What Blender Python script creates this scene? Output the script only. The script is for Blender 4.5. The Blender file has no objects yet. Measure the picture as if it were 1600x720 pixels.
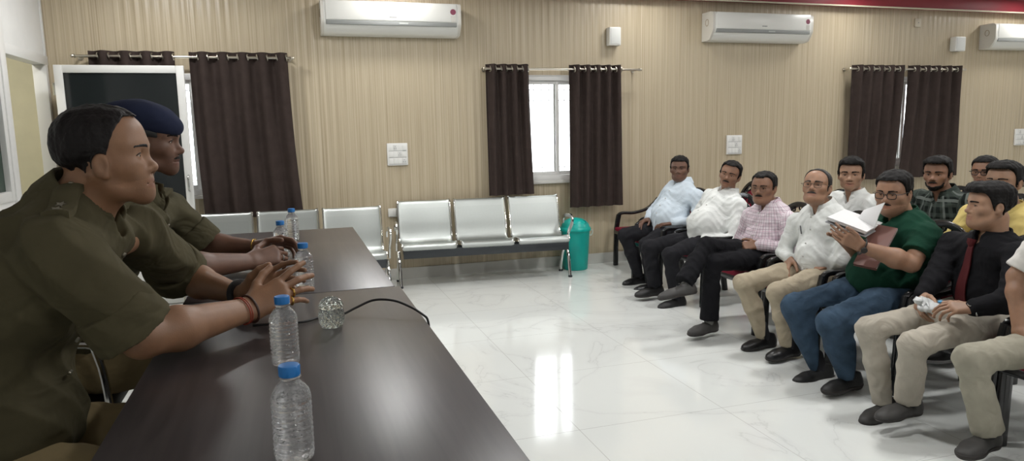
import bpy, bmesh, math, random
import numpy as np
from mathutils import Vector, Matrix
PI = math.pi
C = bpy.context.scene.collection
rng = random.Random(7)
def nv(v):
    v = np.array(v, float); return v / (np.linalg.norm(v) + 1e-12)
def A(*v): return np.array(v, float)
# ---------------------------------------------------------------- object helpers
def link(name, me, mat=None, parent=None):
    o = bpy.data.objects.new(name, me); C.objects.link(o)
    if mat is not None:
        for m in (mat if isinstance(mat, (list, tuple)) else [mat]): me.materials.append(m)
    if parent is not None: o.parent = parent
    return o
def tag(o, label=None, cat=None, group=None, kind=None):
    if label: o['label'] = label
    if cat: o['category'] = cat
    if group: o['group'] = group
    if kind: o['kind'] = kind
    return o
def thing(name, label, cat, loc=(0, 0, 0), rz=0, group=None):
    o = bpy.data.objects.new(name, None); C.objects.link(o)
    o.empty_display_size = .1; o.location = loc; o.rotation_euler = (0, 0, rz)
    return tag(o, label, cat, group)
def copy_tree(o, parent=None):
    c = o.copy(); C.objects.link(c)
    if parent is not None: c.parent = parent
    for ch in list(o.children): copy_tree(ch, c)
    return c
def np_mesh(name, V, Q, smooth=True):
    me = bpy.data.meshes.new(name)
    n = len(Q); k = Q.shape[1]
    me.vertices.add(len(V)); me.vertices.foreach_set('co', np.asarray(V, np.float32).ravel())
    me.loops.add(n * k); me.loops.foreach_set('vertex_index', np.asarray(Q, np.int32).ravel())
    me.polygons.add(n); me.polygons.foreach_set('loop_start', np.arange(0, n * k, k, dtype=np.int32))
    me.polygons.foreach_set('loop_total', np.full(n, k, np.int32))
    if smooth: me.polygons.foreach_set('use_smooth', np.ones(n, bool))
    me.update(calc_edges=True); me.validate()
    return me
class MB:
    """collects shapes into one bmesh"""
    def __init__(s): s.bm = bmesh.new()
    def box(s, lo, hi, bev=0, seg=2, R=None, mi=0):
        lo = Vector(lo); hi = Vector(hi); c = (lo + hi) / 2; d = hi - lo
        t = bmesh.new()
        g = bmesh.ops.create_cube(t, size=1)
        for v in g['verts']: v.co = Vector((v.co.x * d.x, v.co.y * d.y, v.co.z * d.z))
        if bev > 0: bmesh.ops.bevel(t, geom=list(t.edges), offset=bev, segments=seg, profile=.5, affect='EDGES')
        M = Matrix.Translation(c)
        if R is not None: M = R @ M
        s._merge(t, M, mi); return s
    def _merge(s, t, M, mi=0, smooth=None):
        vm = {v: s.bm.verts.new(M @ v.co) for v in t.verts}
        for f in t.faces:
            try:
                nf = s.bm.faces.new([vm[v] for v in f.verts]); nf.material_index = mi
                nf.smooth = f.smooth if smooth is None else smooth
            except ValueError: pass
        t.free()
    def lathe(s, prof, n=32, M=Matrix(), mi=0, cap=True, fn=None):
        rings = []
        for i, (r, z) in enumerate(prof):
            ring = []
            for k in range(n):
                a = 2 * PI * k / n; rr = r if fn is None else fn(r, z, a)
                ring.append(s.bm.verts.new(M @ Vector((rr * math.cos(a), rr * math.sin(a), z))))
            rings.append(ring)
        for a, b in zip(rings, rings[1:]):
            for k in range(n):
                f = s.bm.faces.new((a[k], a[(k + 1) % n], b[(k + 1) % n], b[k])); f.smooth = True; f.material_index = mi
        if cap:
            for ring, rev in ((rings[0], True), (rings[-1], False)):
                f = s.bm.faces.new(ring[::-1] if rev else ring); f.material_index = mi
        return s
    def tube(s, pts, r, n=10, mi=0, closed=False, sq=None):
        """sweep of a round (or sq=(half width, half height) rounded-rectangular) section along points"""
        pts = [Vector(p) for p in pts]; m = len(pts); rings = []
        up = None
        for i, p in enumerate(pts):
            if closed: t = pts[(i + 1) % m] - pts[i - 1]
            else: t = pts[min(i + 1, m - 1)] - pts[max(i - 1, 0)]
            t.normalize()
            if up is None:
                up = Vector((0, 0, 1)) if abs(t.z) < .9 else Vector((1, 0, 0))
            u = (up - t * up.dot(t)).normalized(); w = t.cross(u); up = u
            rr = r[i] if isinstance(r, (list, tuple)) else r
            ring = []
            for k in range(n):
                a = 2 * PI * (k + .5) / n; ca, sa = math.cos(a), math.sin(a)
                if sq:
                    e = .45; ca = math.copysign(abs(ca) ** e, ca) * sq[0] / max(rr, 1e-9); sa = math.copysign(abs(sa) ** e, sa) * sq[1] / max(rr, 1e-9)
                ring.append(s.bm.verts.new(p + (w * ca + u * sa) * rr))
            rings.append(ring)
        prs = list(zip(rings, rings[1:])) + ([(rings[-1], rings[0])] if closed else [])
        for a, b in prs:
            for k in range(n):
                f = s.bm.faces.new((a[k], a[(k + 1) % n], b[(k + 1) % n], b[k])); f.smooth = True; f.material_index = mi
        if not closed:
            f = s.bm.faces.new(rings[0][::-1]); f.material_index = mi
            f = s.bm.faces.new(rings[-1]); f.material_index = mi
        return s
    def prism(s, poly, y0, y1, M=Matrix(), mi=0, smooth=False):
        """polygon in the (x,z) plane pushed along y"""
        a = [s.bm.verts.new(M @ Vector((x, y0, z))) for x, z in poly]; b = [s.bm.verts.new(M @ Vector((x, y1, z))) for x, z in poly]
        n = len(poly)
        for k in range(n):
            f = s.bm.faces.new((a[k], a[(k + 1) % n], b[(k + 1) % n], b[k])); f.material_index = mi; f.smooth = smooth
        f = s.bm.faces.new(a[::-1]); f.material_index = mi
        f = s.bm.faces.new(b); f.material_index = mi
        return s
    def grid(s, fn, nu, nv_, mi=0, smooth=True):
        vs = [[s.bm.verts.new(fn(i / nu, j / nv_)) for j in range(nv_ + 1)] for i in range(nu + 1)]
        for i in range(nu):
            for j in range(nv_):
                f = s.bm.faces.new((vs[i][j], vs[i + 1][j], vs[i + 1][j + 1], vs[i][j + 1])); f.smooth = smooth; f.material_index = mi
        return s
    def build(s, name, mat, parent=None, sharp=35):
        bmesh.ops.recalc_face_normals(s.bm, faces=list(s.bm.faces))
        me = bpy.data.meshes.new(name); s.bm.to_mesh(me); s.bm.free()
        if sharp:
            me.polygons.foreach_set('use_smooth', np.ones(len(me.polygons), bool))
            me.set_sharp_from_angle(angle=math.radians(sharp))
        return link(name, me, mat, parent)
def arc(c, r, a0, a1, n, ax='xz'):
    out = []
    for i in range(n + 1):
        a = math.radians(a0 + (a1 - a0) * i / n); u, v = r * math.cos(a), r * math.sin(a)
        out.append((c[0] + u, c[1], c[2] + v) if ax == 'xz' else ((c[0], c[1] + u, c[2] + v) if ax == 'yz' else (c[0] + u, c[1] + v, c[2])))
    return out
def smooth_path(pts, n=8):
    """Catmull-Rom through points"""
    P = [np.array(p, float) for p in pts]; P = [2 * P[0] - P[1]] + P + [2 * P[-1] - P[-2]]; out = []
    for i in range(1, len(P) - 2):
        for k in range(n):
            t = k / n
            out.append(.5 * ((2 * P[i]) + (-P[i - 1] + P[i + 1]) * t + (2 * P[i - 1] - 5 * P[i] + 4 * P[i + 1] - P[i + 2]) * t * t + (-P[i - 1] + 3 * P[i] - 3 * P[i + 1] + P[i + 2]) * t ** 3))
    out.append(P[-2]); return [tuple(p) for p in out]
# ---------------------------------------------------------------- signed distance fields -> one continuous surface
class Fr:
    """local frame: rows are the local axes in the world"""
    def __init__(s, o, R): s.o = np.array(o, float); s.R = np.array(R, float)
    def w(s, p): return s.o + np.array(p, float) @ s.R
    def d(s, p): return np.array(p, float) @ s.R
ID = Fr((0, 0, 0), np.eye(3))
class Field:
    def __init__(s, lo, hi, h):
        s.lo = np.array(lo, float); s.h = h; s.n = np.maximum(np.ceil((np.array(hi, float) - s.lo) / h).astype(int) + 1, 4)
        s.D = np.full(tuple(s.n), .5, np.float32)
    def like(s):
        f = Field(s.lo, s.lo + s.h * 4, s.h); f.n = s.n.copy(); f.D = np.full(tuple(s.n), .5, np.float32); return f
    def sub(s, lo, hi):
        a = np.clip(np.floor((lo - s.lo) / s.h).astype(int), 0, s.n); b = np.clip(np.ceil((hi - s.lo) / s.h).astype(int) + 1, 0, s.n)
        if (b <= a).any(): return None, None
        ax = [(s.lo[i] + s.h * np.arange(a[i], b[i])).astype(np.float32) for i in range(3)]
        return tuple(slice(a[i], b[i]) for i in range(3)), (ax[0][:, None, None], ax[1][None, :, None], ax[2][None, None, :])
    def op(s, prim, fr=ID, k=0., mode='u', pad=.03):
        fn, llo, lhi = prim
        cs = np.array([fr.w((x, y, z)) for x in (llo[0], lhi[0]) for y in (llo[1], lhi[1]) for z in (llo[2], lhi[2])])
        m = pad + k
        sl, X = s.sub(cs.min(0) - m, cs.max(0) + m)
        if sl is None: return s
        x, y, z = (X[i] - np.float32(fr.o[i]) for i in range(3)); R = fr.R.astype(np.float32)
        if fr is ID: d = fn(x, y, z)
        else: d = fn(x * R[0, 0] + y * R[0, 1] + z * R[0, 2], x * R[1, 0] + y * R[1, 1] + z * R[1, 2], x * R[2, 0] + y * R[2, 1] + z * R[2, 2])
        a = s.D[sl]
        if mode == 's': d = -d
        if mode == 'u':
            if k > 0:
                h = np.clip(.5 + .5 * (a - d) / k, 0, 1); s.D[sl] = a + (d - a) * h - k * h * (1 - h)
            else: s.D[sl] = np.minimum(a, d)
        else:
            if k > 0:
                h = np.clip(.5 - .5 * (a - d) / k, 0, 1); s.D[sl] = a + (d - a) * h + k * h * (1 - h)
            else: s.D[sl] = np.maximum(a, d)
        return s
    def coords(s):
        ax = [(s.lo[i] + s.h * np.arange(s.n[i])).astype(np.float32) for i in range(3)]
        return ax[0][:, None, None], ax[1][None, :, None], ax[2][None, None, :]
    def cut(s, p, n, k=0.):
        """keep the half space behind the plane (point p, outward normal n)"""
        x, y, z = s.coords(); n = nv(n)
        d = ((x - p[0]) * n[0] + (y - p[1]) * n[1] + (z - p[2]) * n[2]).astype(np.float32)
        if k > 0:
            h = np.clip(.5 - .5 * (s.D - d) / k, 0, 1); s.D = s.D + (d - s.D) * h + k * h * (1 - h)
        else: s.D = np.maximum(s.D, d)
        return s
    def mesh(s, name):
        V, Q = surface_nets(s.D, s.lo, s.h)
        return V, Q
def surface_nets(D, lo, h):
    D = D.copy()
    for ax in range(3):
        sl = [slice(None)] * 3
        for e in (0, -1): sl[ax] = e; D[tuple(sl)] = np.maximum(D[tuple(sl)], h * .3)
    I = D < 0; u = I.view(np.uint8)
    a = u[:-1] + u[1:]; a = a[:, :-1] + a[:, 1:]; a = a[:, :, :-1] + a[:, :, 1:]
    i, j, k = np.nonzero((a > 0) & (a < 8))
    idx = np.full(a.shape, -1, np.int32); idx[i, j, k] = np.arange(len(i))
    off = [(x, y, z) for x in (0, 1) for y in (0, 1) for z in (0, 1)]
    val = {o: D[i + o[0], j + o[1], k + o[2]] for o in off}
    P = np.zeros((len(i), 3), np.float32); cnt = np.zeros(len(i), np.float32)
    for o in off:
        for ax in range(3):
            if o[ax] == 0:
                o2 = list(o); o2[ax] = 1; o2 = tuple(o2); va, vb = val[o], val[o2]
                m = (va < 0) != (vb < 0); t = va[m] / (va[m] - vb[m])
                for c in range(3): P[m, c] += o[c]
                P[m, ax] += t; cnt[m] += 1
    P /= cnt[:, None]
    V = (np.stack([i, j, k], 1) + P) * h + lo
    Qs = []
    for ax in range(3):
        b, c = (ax + 1) % 3, (ax + 2) % 3
        s0 = [slice(None)] * 3; s1 = [slice(None)] * 3; s0[ax] = slice(None, -1); s1[ax] = slice(1, None)
        A0, A1 = I[tuple(s0)], I[tuple(s1)]
        e = np.stack(np.nonzero(A0 != A1), 1)
        if not len(e): continue
        ok = (e[:, b] > 0) & (e[:, c] > 0) & (e[:, b] < D.shape[b] - 1) & (e[:, c] < D.shape[c] - 1); e = e[ok]
        fl = A0[e[:, 0], e[:, 1], e[:, 2]]
        def g(db, dc):
            q = e.copy(); q[:, b] += db; q[:, c] += dc
            return idx[q[:, 0], q[:, 1], q[:, 2]]
        q = np.stack([g(-1, -1), g(0, -1), g(0, 0), g(-1, 0)], 1)
        q[~fl] = q[~fl][:, ::-1]
        Qs.append(q)
    return V, np.concatenate(Qs)
# primitives: (function of local x,y,z; local bounds)
def sph(c, r): 
    return ell(c, (r, r, r))
def ell(c, r):
    c = np.array(c, np.float32); r = np.array(r, np.float32)
    if abs(r[0] - r[1]) < 1e-9 and abs(r[0] - r[2]) < 1e-9:
        return (lambda x, y, z: np.sqrt((x - c[0]) ** 2 + (y - c[1]) ** 2 + (z - c[2]) ** 2) - r[0]), c - r, c + r
    def f(x, y, z):
        a, b, d = (x - c[0]) / r[0], (y - c[1]) / r[1], (z - c[2]) / r[2]
        k0 = np.sqrt(a * a + b * b + d * d); k1 = np.sqrt((a / r[0]) ** 2 + (b / r[1]) ** 2 + (d / r[2]) ** 2)
        return k0 * (k0 - 1) / np.maximum(k1, 1e-4)
    return f, c - r, c + r
def cap(a, b, r1, r2=None):
    a = np.array(a, np.float32); b = np.array(b, np.float32); r2 = r1 if r2 is None else r2
    ab = b - a; L2 = float(ab @ ab) + 1e-12; m = max(r1, r2)
    def f(x, y, z):
        px, py, pz = x - a[0], y - a[1], z - a[2]
        t = np.clip((px * ab[0] + py * ab[1] + pz * ab[2]) / np.float32(L2), 0, 1)
        return np.sqrt((px - t * ab[0]) ** 2 + (py - t * ab[1]) ** 2 + (pz - t * ab[2]) ** 2) - (np.float32(r1) + t * np.float32(r2 - r1))
    return f, np.minimum(a, b) - m, np.maximum(a, b) + m
def rbox(c, hs, r):
    c = np.array(c, np.float32); hs = np.array(hs, np.float32)
    def f(x, y, z):
        a, b, d = np.abs(x - c[0]) - (hs[0] - r), np.abs(y - c[1]) - (hs[1] - r), np.abs(z - c[2]) - (hs[2] - r)
        return np.sqrt(np.maximum(a, 0) ** 2 + np.maximum(b, 0) ** 2 + np.maximum(d, 0) ** 2) + np.minimum(np.maximum(np.maximum(a, b), d), 0) - np.float32(r)
    return f, c - hs, c + hs
def loft(a, b, ra, rb, side):
    """tapered limb/torso piece with an elliptical section: ra, rb = (half width along side, half depth)"""
    a = np.array(a, np.float32); b = np.array(b, np.float32); L = float(np.linalg.norm(b - a)); w = nv(b - a)
    u = np.array(side, float); u = nv(u - w * (u @ w)); v = np.cross(w, u)
    w, u, v = (q.astype(np.float32) for q in (w, u, v)); m = max(*ra, *rb)
    def f(x, y, z):
        px, py, pz = x - a[0], y - a[1], z - a[2]
        q = px * w[0] + py * w[1] + pz * w[2]; t = np.clip(q, 0, np.float32(L)); dz = q - t; t = t / np.float32(L)
        ru = ra[0] + t * (rb[0] - ra[0]); rv = ra[1] + t * (rb[1] - ra[1]); mn = np.minimum(ru, rv)
        e = np.sqrt(((px * u[0] + py * u[1] + pz * u[2]) / ru) ** 2 + ((px * v[0] + py * v[1] + pz * v[2]) / rv) ** 2 + (dz / mn) ** 2)
        return ((e - 1) * mn).astype(np.float32)
    return f, np.minimum(a, b) - m, np.maximum(a, b) + m
# ---------------------------------------------------------------- materials
def new_mat(name):
    m = bpy.data.materials.new(name); m.use_nodes = True
    return m, m.node_tree.nodes, m.node_tree.links, m.node_tree.nodes['Principled BSDF']
MATS = {}
def plain(name, col, rough=.5, metal=0., spec=.5, bump=0., bscale=200., coat=0., var=0., vscale=6., sheen=0.):
    if name in MATS: return MATS[name]
    m, N, L, b = new_mat(name); MATS[name] = m
    b.inputs['Base Color'].default_value = (*col, 1); b.inputs['Roughness'].default_value = rough; b.inputs['Metallic'].default_value = metal
    b.inputs['Specular IOR Level'].default_value = spec; b.inputs['Coat Weight'].default_value = coat; b.inputs['Sheen Weight'].default_value = sheen
    if bump or var:
        tc = N.new('ShaderNodeTexCoord')
    if bump:
        n = N.new('ShaderNodeTexNoise'); n.inputs['Scale'].default_value = bscale; n.inputs['Detail'].default_value = 3
        L.new(tc.outputs['Object'], n.inputs['Vector'])
        bp = N.new('ShaderNodeBump'); bp.inputs['Strength'].default_value = bump; bp.inputs['Distance'].default_value = .004
        L.new(n.outputs['Fac'], bp.inputs['Height']); L.new(bp.outputs['Normal'], b.inputs['Normal'])
    if var:
        n2 = N.new('ShaderNodeTexNoise'); n2.inputs['Scale'].default_value = vscale; n2.inputs['Detail'].default_value = 4
        L.new(tc.outputs['Object'], n2.inputs['Vector'])
        r = N.new('ShaderNodeValToRGB'); e = r.color_ramp.elements
        e[0].position = .3; e[1].position = .7
        e[0].color = (*[c * (1 - var) for c in col], 1); e[1].color = (*[min(1, c * (1 + var)) for c in col], 1)
        L.new(n2.outputs['Fac'], r.inputs['Fac']); L.new(r.outputs['Color'], b.inputs['Base Color'])
    return m
def cloth(name, col, wr=.5, rough=.85, var=.08, scale=9., fine=700.):
    """woven cloth with soft creases"""
    if name in MATS: return MATS[name]
    m = plain(name, col, rough, var=var, vscale=14, sheen=0., spec=.15); N, L = m.node_tree.nodes, m.node_tree.links; b = N['Principled BSDF']
    tc = N.new('ShaderNodeTexCoord')
    w = N.new('ShaderNodeTexNoise'); w.inputs['Scale'].default_value = scale; w.inputs['Detail'].default_value = 2; w.inputs['Distortion'].default_value = 1.2
    f = N.new('ShaderNodeTexNoise'); f.inputs['Scale'].default_value = fine
    L.new(tc.outputs['Object'], w.inputs['Vector']); L.new(tc.outputs['Object'], f.inputs['Vector'])
    b1 = N.new('ShaderNodeBump'); b1.inputs['Strength'].default_value = wr; b1.inputs['Distance'].default_value = .03
    b2 = N.new('ShaderNodeBump'); b2.inputs['Strength'].default_value = .15; b2.inputs['Distance'].default_value = .002
    L.new(w.outputs['Fac'], b1.inputs['Height']); L.new(f.outputs['Fac'], b2.inputs['Height'])
    L.new(b1.outputs['Normal'], b2.inputs['Normal']); L.new(b2.outputs['Normal'], b.inputs['Normal'])
    return m
def plaid(name, base, c1, c2, pu, pv, w=.3, wr=.4, mode='line', c3=None):
    """checked cloth drawn along the garment's own around/along coordinates (attribute 'pat')"""
    if name in MATS: return MATS[name]
    m = cloth(name, base, wr, var=0.001); N, L = m.node_tree.nodes, m.node_tree.links; b = N['Principled BSDF']
    at = N.new('ShaderNodeAttribute'); at.attribute_name = 'pat'
    sx = N.new('ShaderNodeSeparateXYZ'); L.new(at.outputs['Vector'], sx.inputs[0])
    def stripe(out, per, ww, ph=0.):
        a = N.new('ShaderNodeMath'); a.operation = 'MULTIPLY_ADD'; a.inputs[1].default_value = 1 / per; a.inputs[2].default_value = ph; L.new(out, a.inputs[0])
        f = N.new('ShaderNodeMath'); f.operation = 'FRACT'; L.new(a.outputs[0], f.inputs[0])
        c = N.new('ShaderNodeMath'); c.operation = 'LESS_THAN'; c.inputs[1].default_value = ww; L.new(f.outputs[0], c.inputs[0])
        return c.outputs[0]
    u, v = sx.outputs[0], sx.outputs[1]
    def mix(fac, a, c, amt=1.):
        x = N.new('ShaderNodeMix'); x.data_type = 'RGBA'
        s = N.new('ShaderNodeMath'); s.operation = 'MULTIPLY'; s.inputs[1].default_value = amt; L.new(fac, s.inputs[0]); L.new(s.outputs[0], x.inputs[0])
        if isinstance(a, tuple): x.inputs[6].default_value = (*a, 1)
        else: L.new(a, x.inputs[6])
        x.inputs[7].default_value = (*c, 1); return x.outputs[2]
    o = mix(stripe(u, pu, w), base, c1, .6); o = mix(stripe(v, pv, w, .1), o, c1, .6)
    if c2 is not None:
        o = mix(stripe(u, pu * 2, w * .35, .33), o, c2, .8); o = mix(stripe(v, pv * 2, w * .35, .3), o, c2, .8)
    L.new(o, b.inputs['Base Color'])
    return m
def skin_mat(name, col, lips):
    if name in MATS: return MATS[name]
    m, N, L, b = new_mat(name); MATS[name] = m
    b.inputs['Roughness'].default_value = .48; b.inputs['Subsurface Weight'].default_value = .05; b.inputs['Subsurface Radius'].default_value = (.01, .004, .002)
    at = N.new('ShaderNodeAttribute'); at.attribute_name = 'tone'; sp = N.new('ShaderNodeSeparateXYZ'); L.new(at.outputs['Vector'], sp.inputs[0])
    tc = N.new('ShaderNodeTexCoord'); n = N.new('ShaderNodeTexNoise'); n.inputs['Scale'].default_value = 25; n.inputs['Detail'].default_value = 5; L.new(tc.outputs['Object'], n.inputs['Vector'])
    r = N.new('ShaderNodeValToRGB'); e = r.color_ramp.elements; e[0].position = .3; e[1].position = .7
    e[0].color = (*[c * .86 for c in col], 1); e[1].color = (min(1, col[0] * 1.1), col[1] * 1.08, col[2] * 1.05, 1); L.new(n.outputs['Fac'], r.inputs['Fac'])
    def mix(f, a, c):
        x = N.new('ShaderNodeMix'); x.data_type = 'RGBA'; L.new(f, x.inputs[0]); L.new(a, x.inputs[6]); x.inputs[7].default_value = (*c, 1); return x.outputs[2]
    o = mix(sp.outputs[0], r.outputs['Color'], lips)                    # lips
    o = mix(sp.outputs[1], o, tuple(c * .45 for c in col))              # shaved beard shade, lash lines
    L.new(o, b.inputs['Base Color'])
    f = N.new('ShaderNodeTexNoise'); f.inputs['Scale'].default_value = 350; L.new(tc.outputs['Object'], f.inputs['Vector'])
    bp = N.new('ShaderNodeBump'); bp.inputs['Strength'].default_value = .12; bp.inputs['Distance'].default_value = .002; L.new(f.outputs['Fac'], bp.inputs['Height']); L.new(bp.outputs['Normal'], b.inputs['Normal'])
    return m
# ---------------------------------------------------------------- heads
ZS = .87                                                            # the face below the eyes is a little shorter than modelled
def zmap(z): return np.where(z < 0, z / np.float32(ZS), z)
def squash(prim):
    fn, lo, hi = prim; lo = np.array(lo, float); hi = np.array(hi, float)
    return (lambda x, y, z: fn(x, y, zmap(z))), lo, hi
def head_prims(s): return [(squash(p), k, m) for p, k, m in head_prims0(s)]
def head_prims0(s):
    """list of (primitive, blend, mode) in head space: x right, y forward, z up, eyes at z = 0, chin at -.115, crown at .118"""
    w = s.get('hw', 1.); fat = s.get('fat', 0.); nl = s.get('nose', 1.); ch = s.get('chin', 0.)
    L = [(ell((0, -.014, .031), (.076 * w, .096, .078)), 0, 'u'),
         (ell((0, .03, .041), (.064 * w, .062, .055)), .03, 'u'),
         (ell((0, .028, -.03), ((.056 + fat * .4) * w, .062, .074)), .03, 'u')]
    for sx in (-1, 1):
        L += [(cap((sx * .057 * w, -.005, -.045), (sx * (.037 + fat * .3), .03, -.082), .014 + fat * .6, .013 + fat * .7), .035, 'u'),
              (cap((sx * (.037 + fat * .3), .03, -.082), (sx * .010, .074, -.099 + ch), .014 + fat * .5, .014), .03, 'u'),
              (sph((sx * .043 * w, .055, -.024), .024 + fat * .3), .03, 'u'),
              (cap((sx * .052 * w, .062, .024), (sx * .012, .085, .021), .010, .010), .02, 'u')]
    L += [(sph((0, .077, -.1 + ch), .018), .025, 'u'), (ell((0, .074, -.06), (.032, .022, .028)), .03, 'u')]
    for sx in (-1, 1): L += [(ell((sx * .031, .1, .002), (.018, .017, .010)), .014, 's')]
    L += [(cap((0, .078, .016), (0, .088 + .014 * nl, -.026), .0075, .0105), .014, 'u'), (sph((0, .091 + .014 * nl, -.031), .0115), .01, 'u')]
    for sx in (-1, 1):
        L += [(ell((sx * .0135, .092, -.037), (.0085, .011, .008)), .008, 'u'), (sph((sx * .007, .1, -.046), .004), .004, 's')]
        L += [(ell((sx * .031, .0735, .0015), (.0145, .0125, .0115)), .006, 'u')]
    L += [(cap((-.019, .083, -.064), (.019, .083, -.064), .006, .006), .01, 'u'), (sph((0, .0945, -.0625), .0072), .008, 'u'),
          (cap((-.013, .0875, -.0775), (.013, .0875, -.0775), .0078, .0078), .008, 'u'), (cap((-.024, .090, -.0697), (0, .0985, -.0697), .0024, .0024), .004, 's'), (cap((0, .0985, -.0697), (.024, .090, -.0697), .0024, .0024), .004, 's')]
    if fat > 0: L += [(ell((0, .035, -.105), (.05, .05, .03 + fat)), .04, 'u')]
    ey, ez = s.get('ear', (0., 0.))
    for sx in (-1, 1):
        L += [(ell((sx * .079 * w, -.006 + ey, -.010 + ez), (.010, .019, .031)), .008, 'u'), (ell((sx * .089 * w, -.001 + ey, -.006 + ez), (.007, .009, .016)), .006, 's'), (sph((sx * .077 * w, .002 + ey, -.036 + ez), .008), .008, 'u')]
    return L
def ss(a, b, x): 
    t = np.clip((x - a) / (b - a), 0, 1); return t * t * (3 - 2 * t)
def head_local(s, h):
    F = Field((-.13, -.15, -.18), (.13, .15, .17), h)
    for p, k, m in head_prims(s): F.op(p, ID, k, m)
    return F
def wob(x, y, z, f, seed=0.):
    return (np.sin(x * f + 1.3 * np.sin(y * f * .8 + seed) + seed) + np.sin(y * f * 1.1 + 1.1 * np.sin(z * f * .9 + seed * 2)) + np.sin(z * f * .95 + 1.2 * np.sin(x * f * 1.2 + 3 * seed))) / 3
def obj_np(name, V, Q, mat, parent, attrs=None):
    me = np_mesh(name, V, Q)
    if attrs:
        for k, v in attrs.items():
            a = me.attributes.new(k, 'FLOAT_VECTOR', 'POINT'); a.data.foreach_set('vector', np.asarray(v, np.float32).ravel())
    return link(name, me, mat, parent)
def hair_mesh(s, HF, parent, fr, org):
    st = s.get('hair', 'short')
    if st == 'none': return
    F = HF.like(); x, y, z = F.coords(); z = zmap(z)
    th = s.get('hair_th', .012)
    n = (wob(x, y, z * .6, 160, 1.) * .0035 + wob(x, y, z, 420, 2.) * .0014) * min(1., th / .011)
    tz = th * (.45 + .55 * ss(.02, .1, z)) + s.get('quiff', 0.) * ss(.02, .09, y) * ss(.05, .1, z)
    D = HF.D - tz - n
    fl = s.get('hairline', .078)          # height of the hairline over the forehead
    rec = s.get('recede', 0.)             # bays at the temples
    yy = y + 0 * x
    zl = np.interp(yy, [-.12, -.06, -.035, -.02, .014, .024, .04, .062, .09], [-.082, -.078, -.06, -.02, -.03 if s.get('sideburn', 1) else .01, .004, .046, fl, fl])
    zl = zl + rec * ss(.02, .06, np.abs(x)) * ss(-.01, .04, yy)
    zl = zl + wob(x, y, z, 260, 4.) * .003
    F.D = np.maximum(D, (zl - z)).astype(np.float32)
    if s.get('bald'):                     # bare crown: hair only as a fringe round the sides and back
        yb, zb = s['bald']
        F.D = np.maximum(F.D, np.minimum(z - zb, y - yb) * .8 + n)
        F.D = np.maximum(F.D, -(np.sqrt((x / .85) ** 2 + (y - .05) ** 2 + (z - .12) ** 2) - s.get('bald_r', .075)) + n)
    # keep clear of the ears
    for sx in (-1, 1): F.op(ell((sx * .085, -.004 + s.get('ear', (0, 0))[0], -.012 + s.get('ear', (0, 0))[1]), (.02, .022, .030)), ID, .004, 's')
    V, Q = F.mesh('hair')
    obj_np('hair', np.asarray(fr.w(V)) - org, Q, s['hair_mat'], parent)
def shell(HF, off, keep, n=0.):
    """skin-hugging layer: the face moved out by off, kept where keep < 0"""
    F = HF.like(); F.D = np.maximum(np.maximum(HF.D - off + n, -(HF.D + .004)), keep).astype(np.float32); return F
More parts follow.
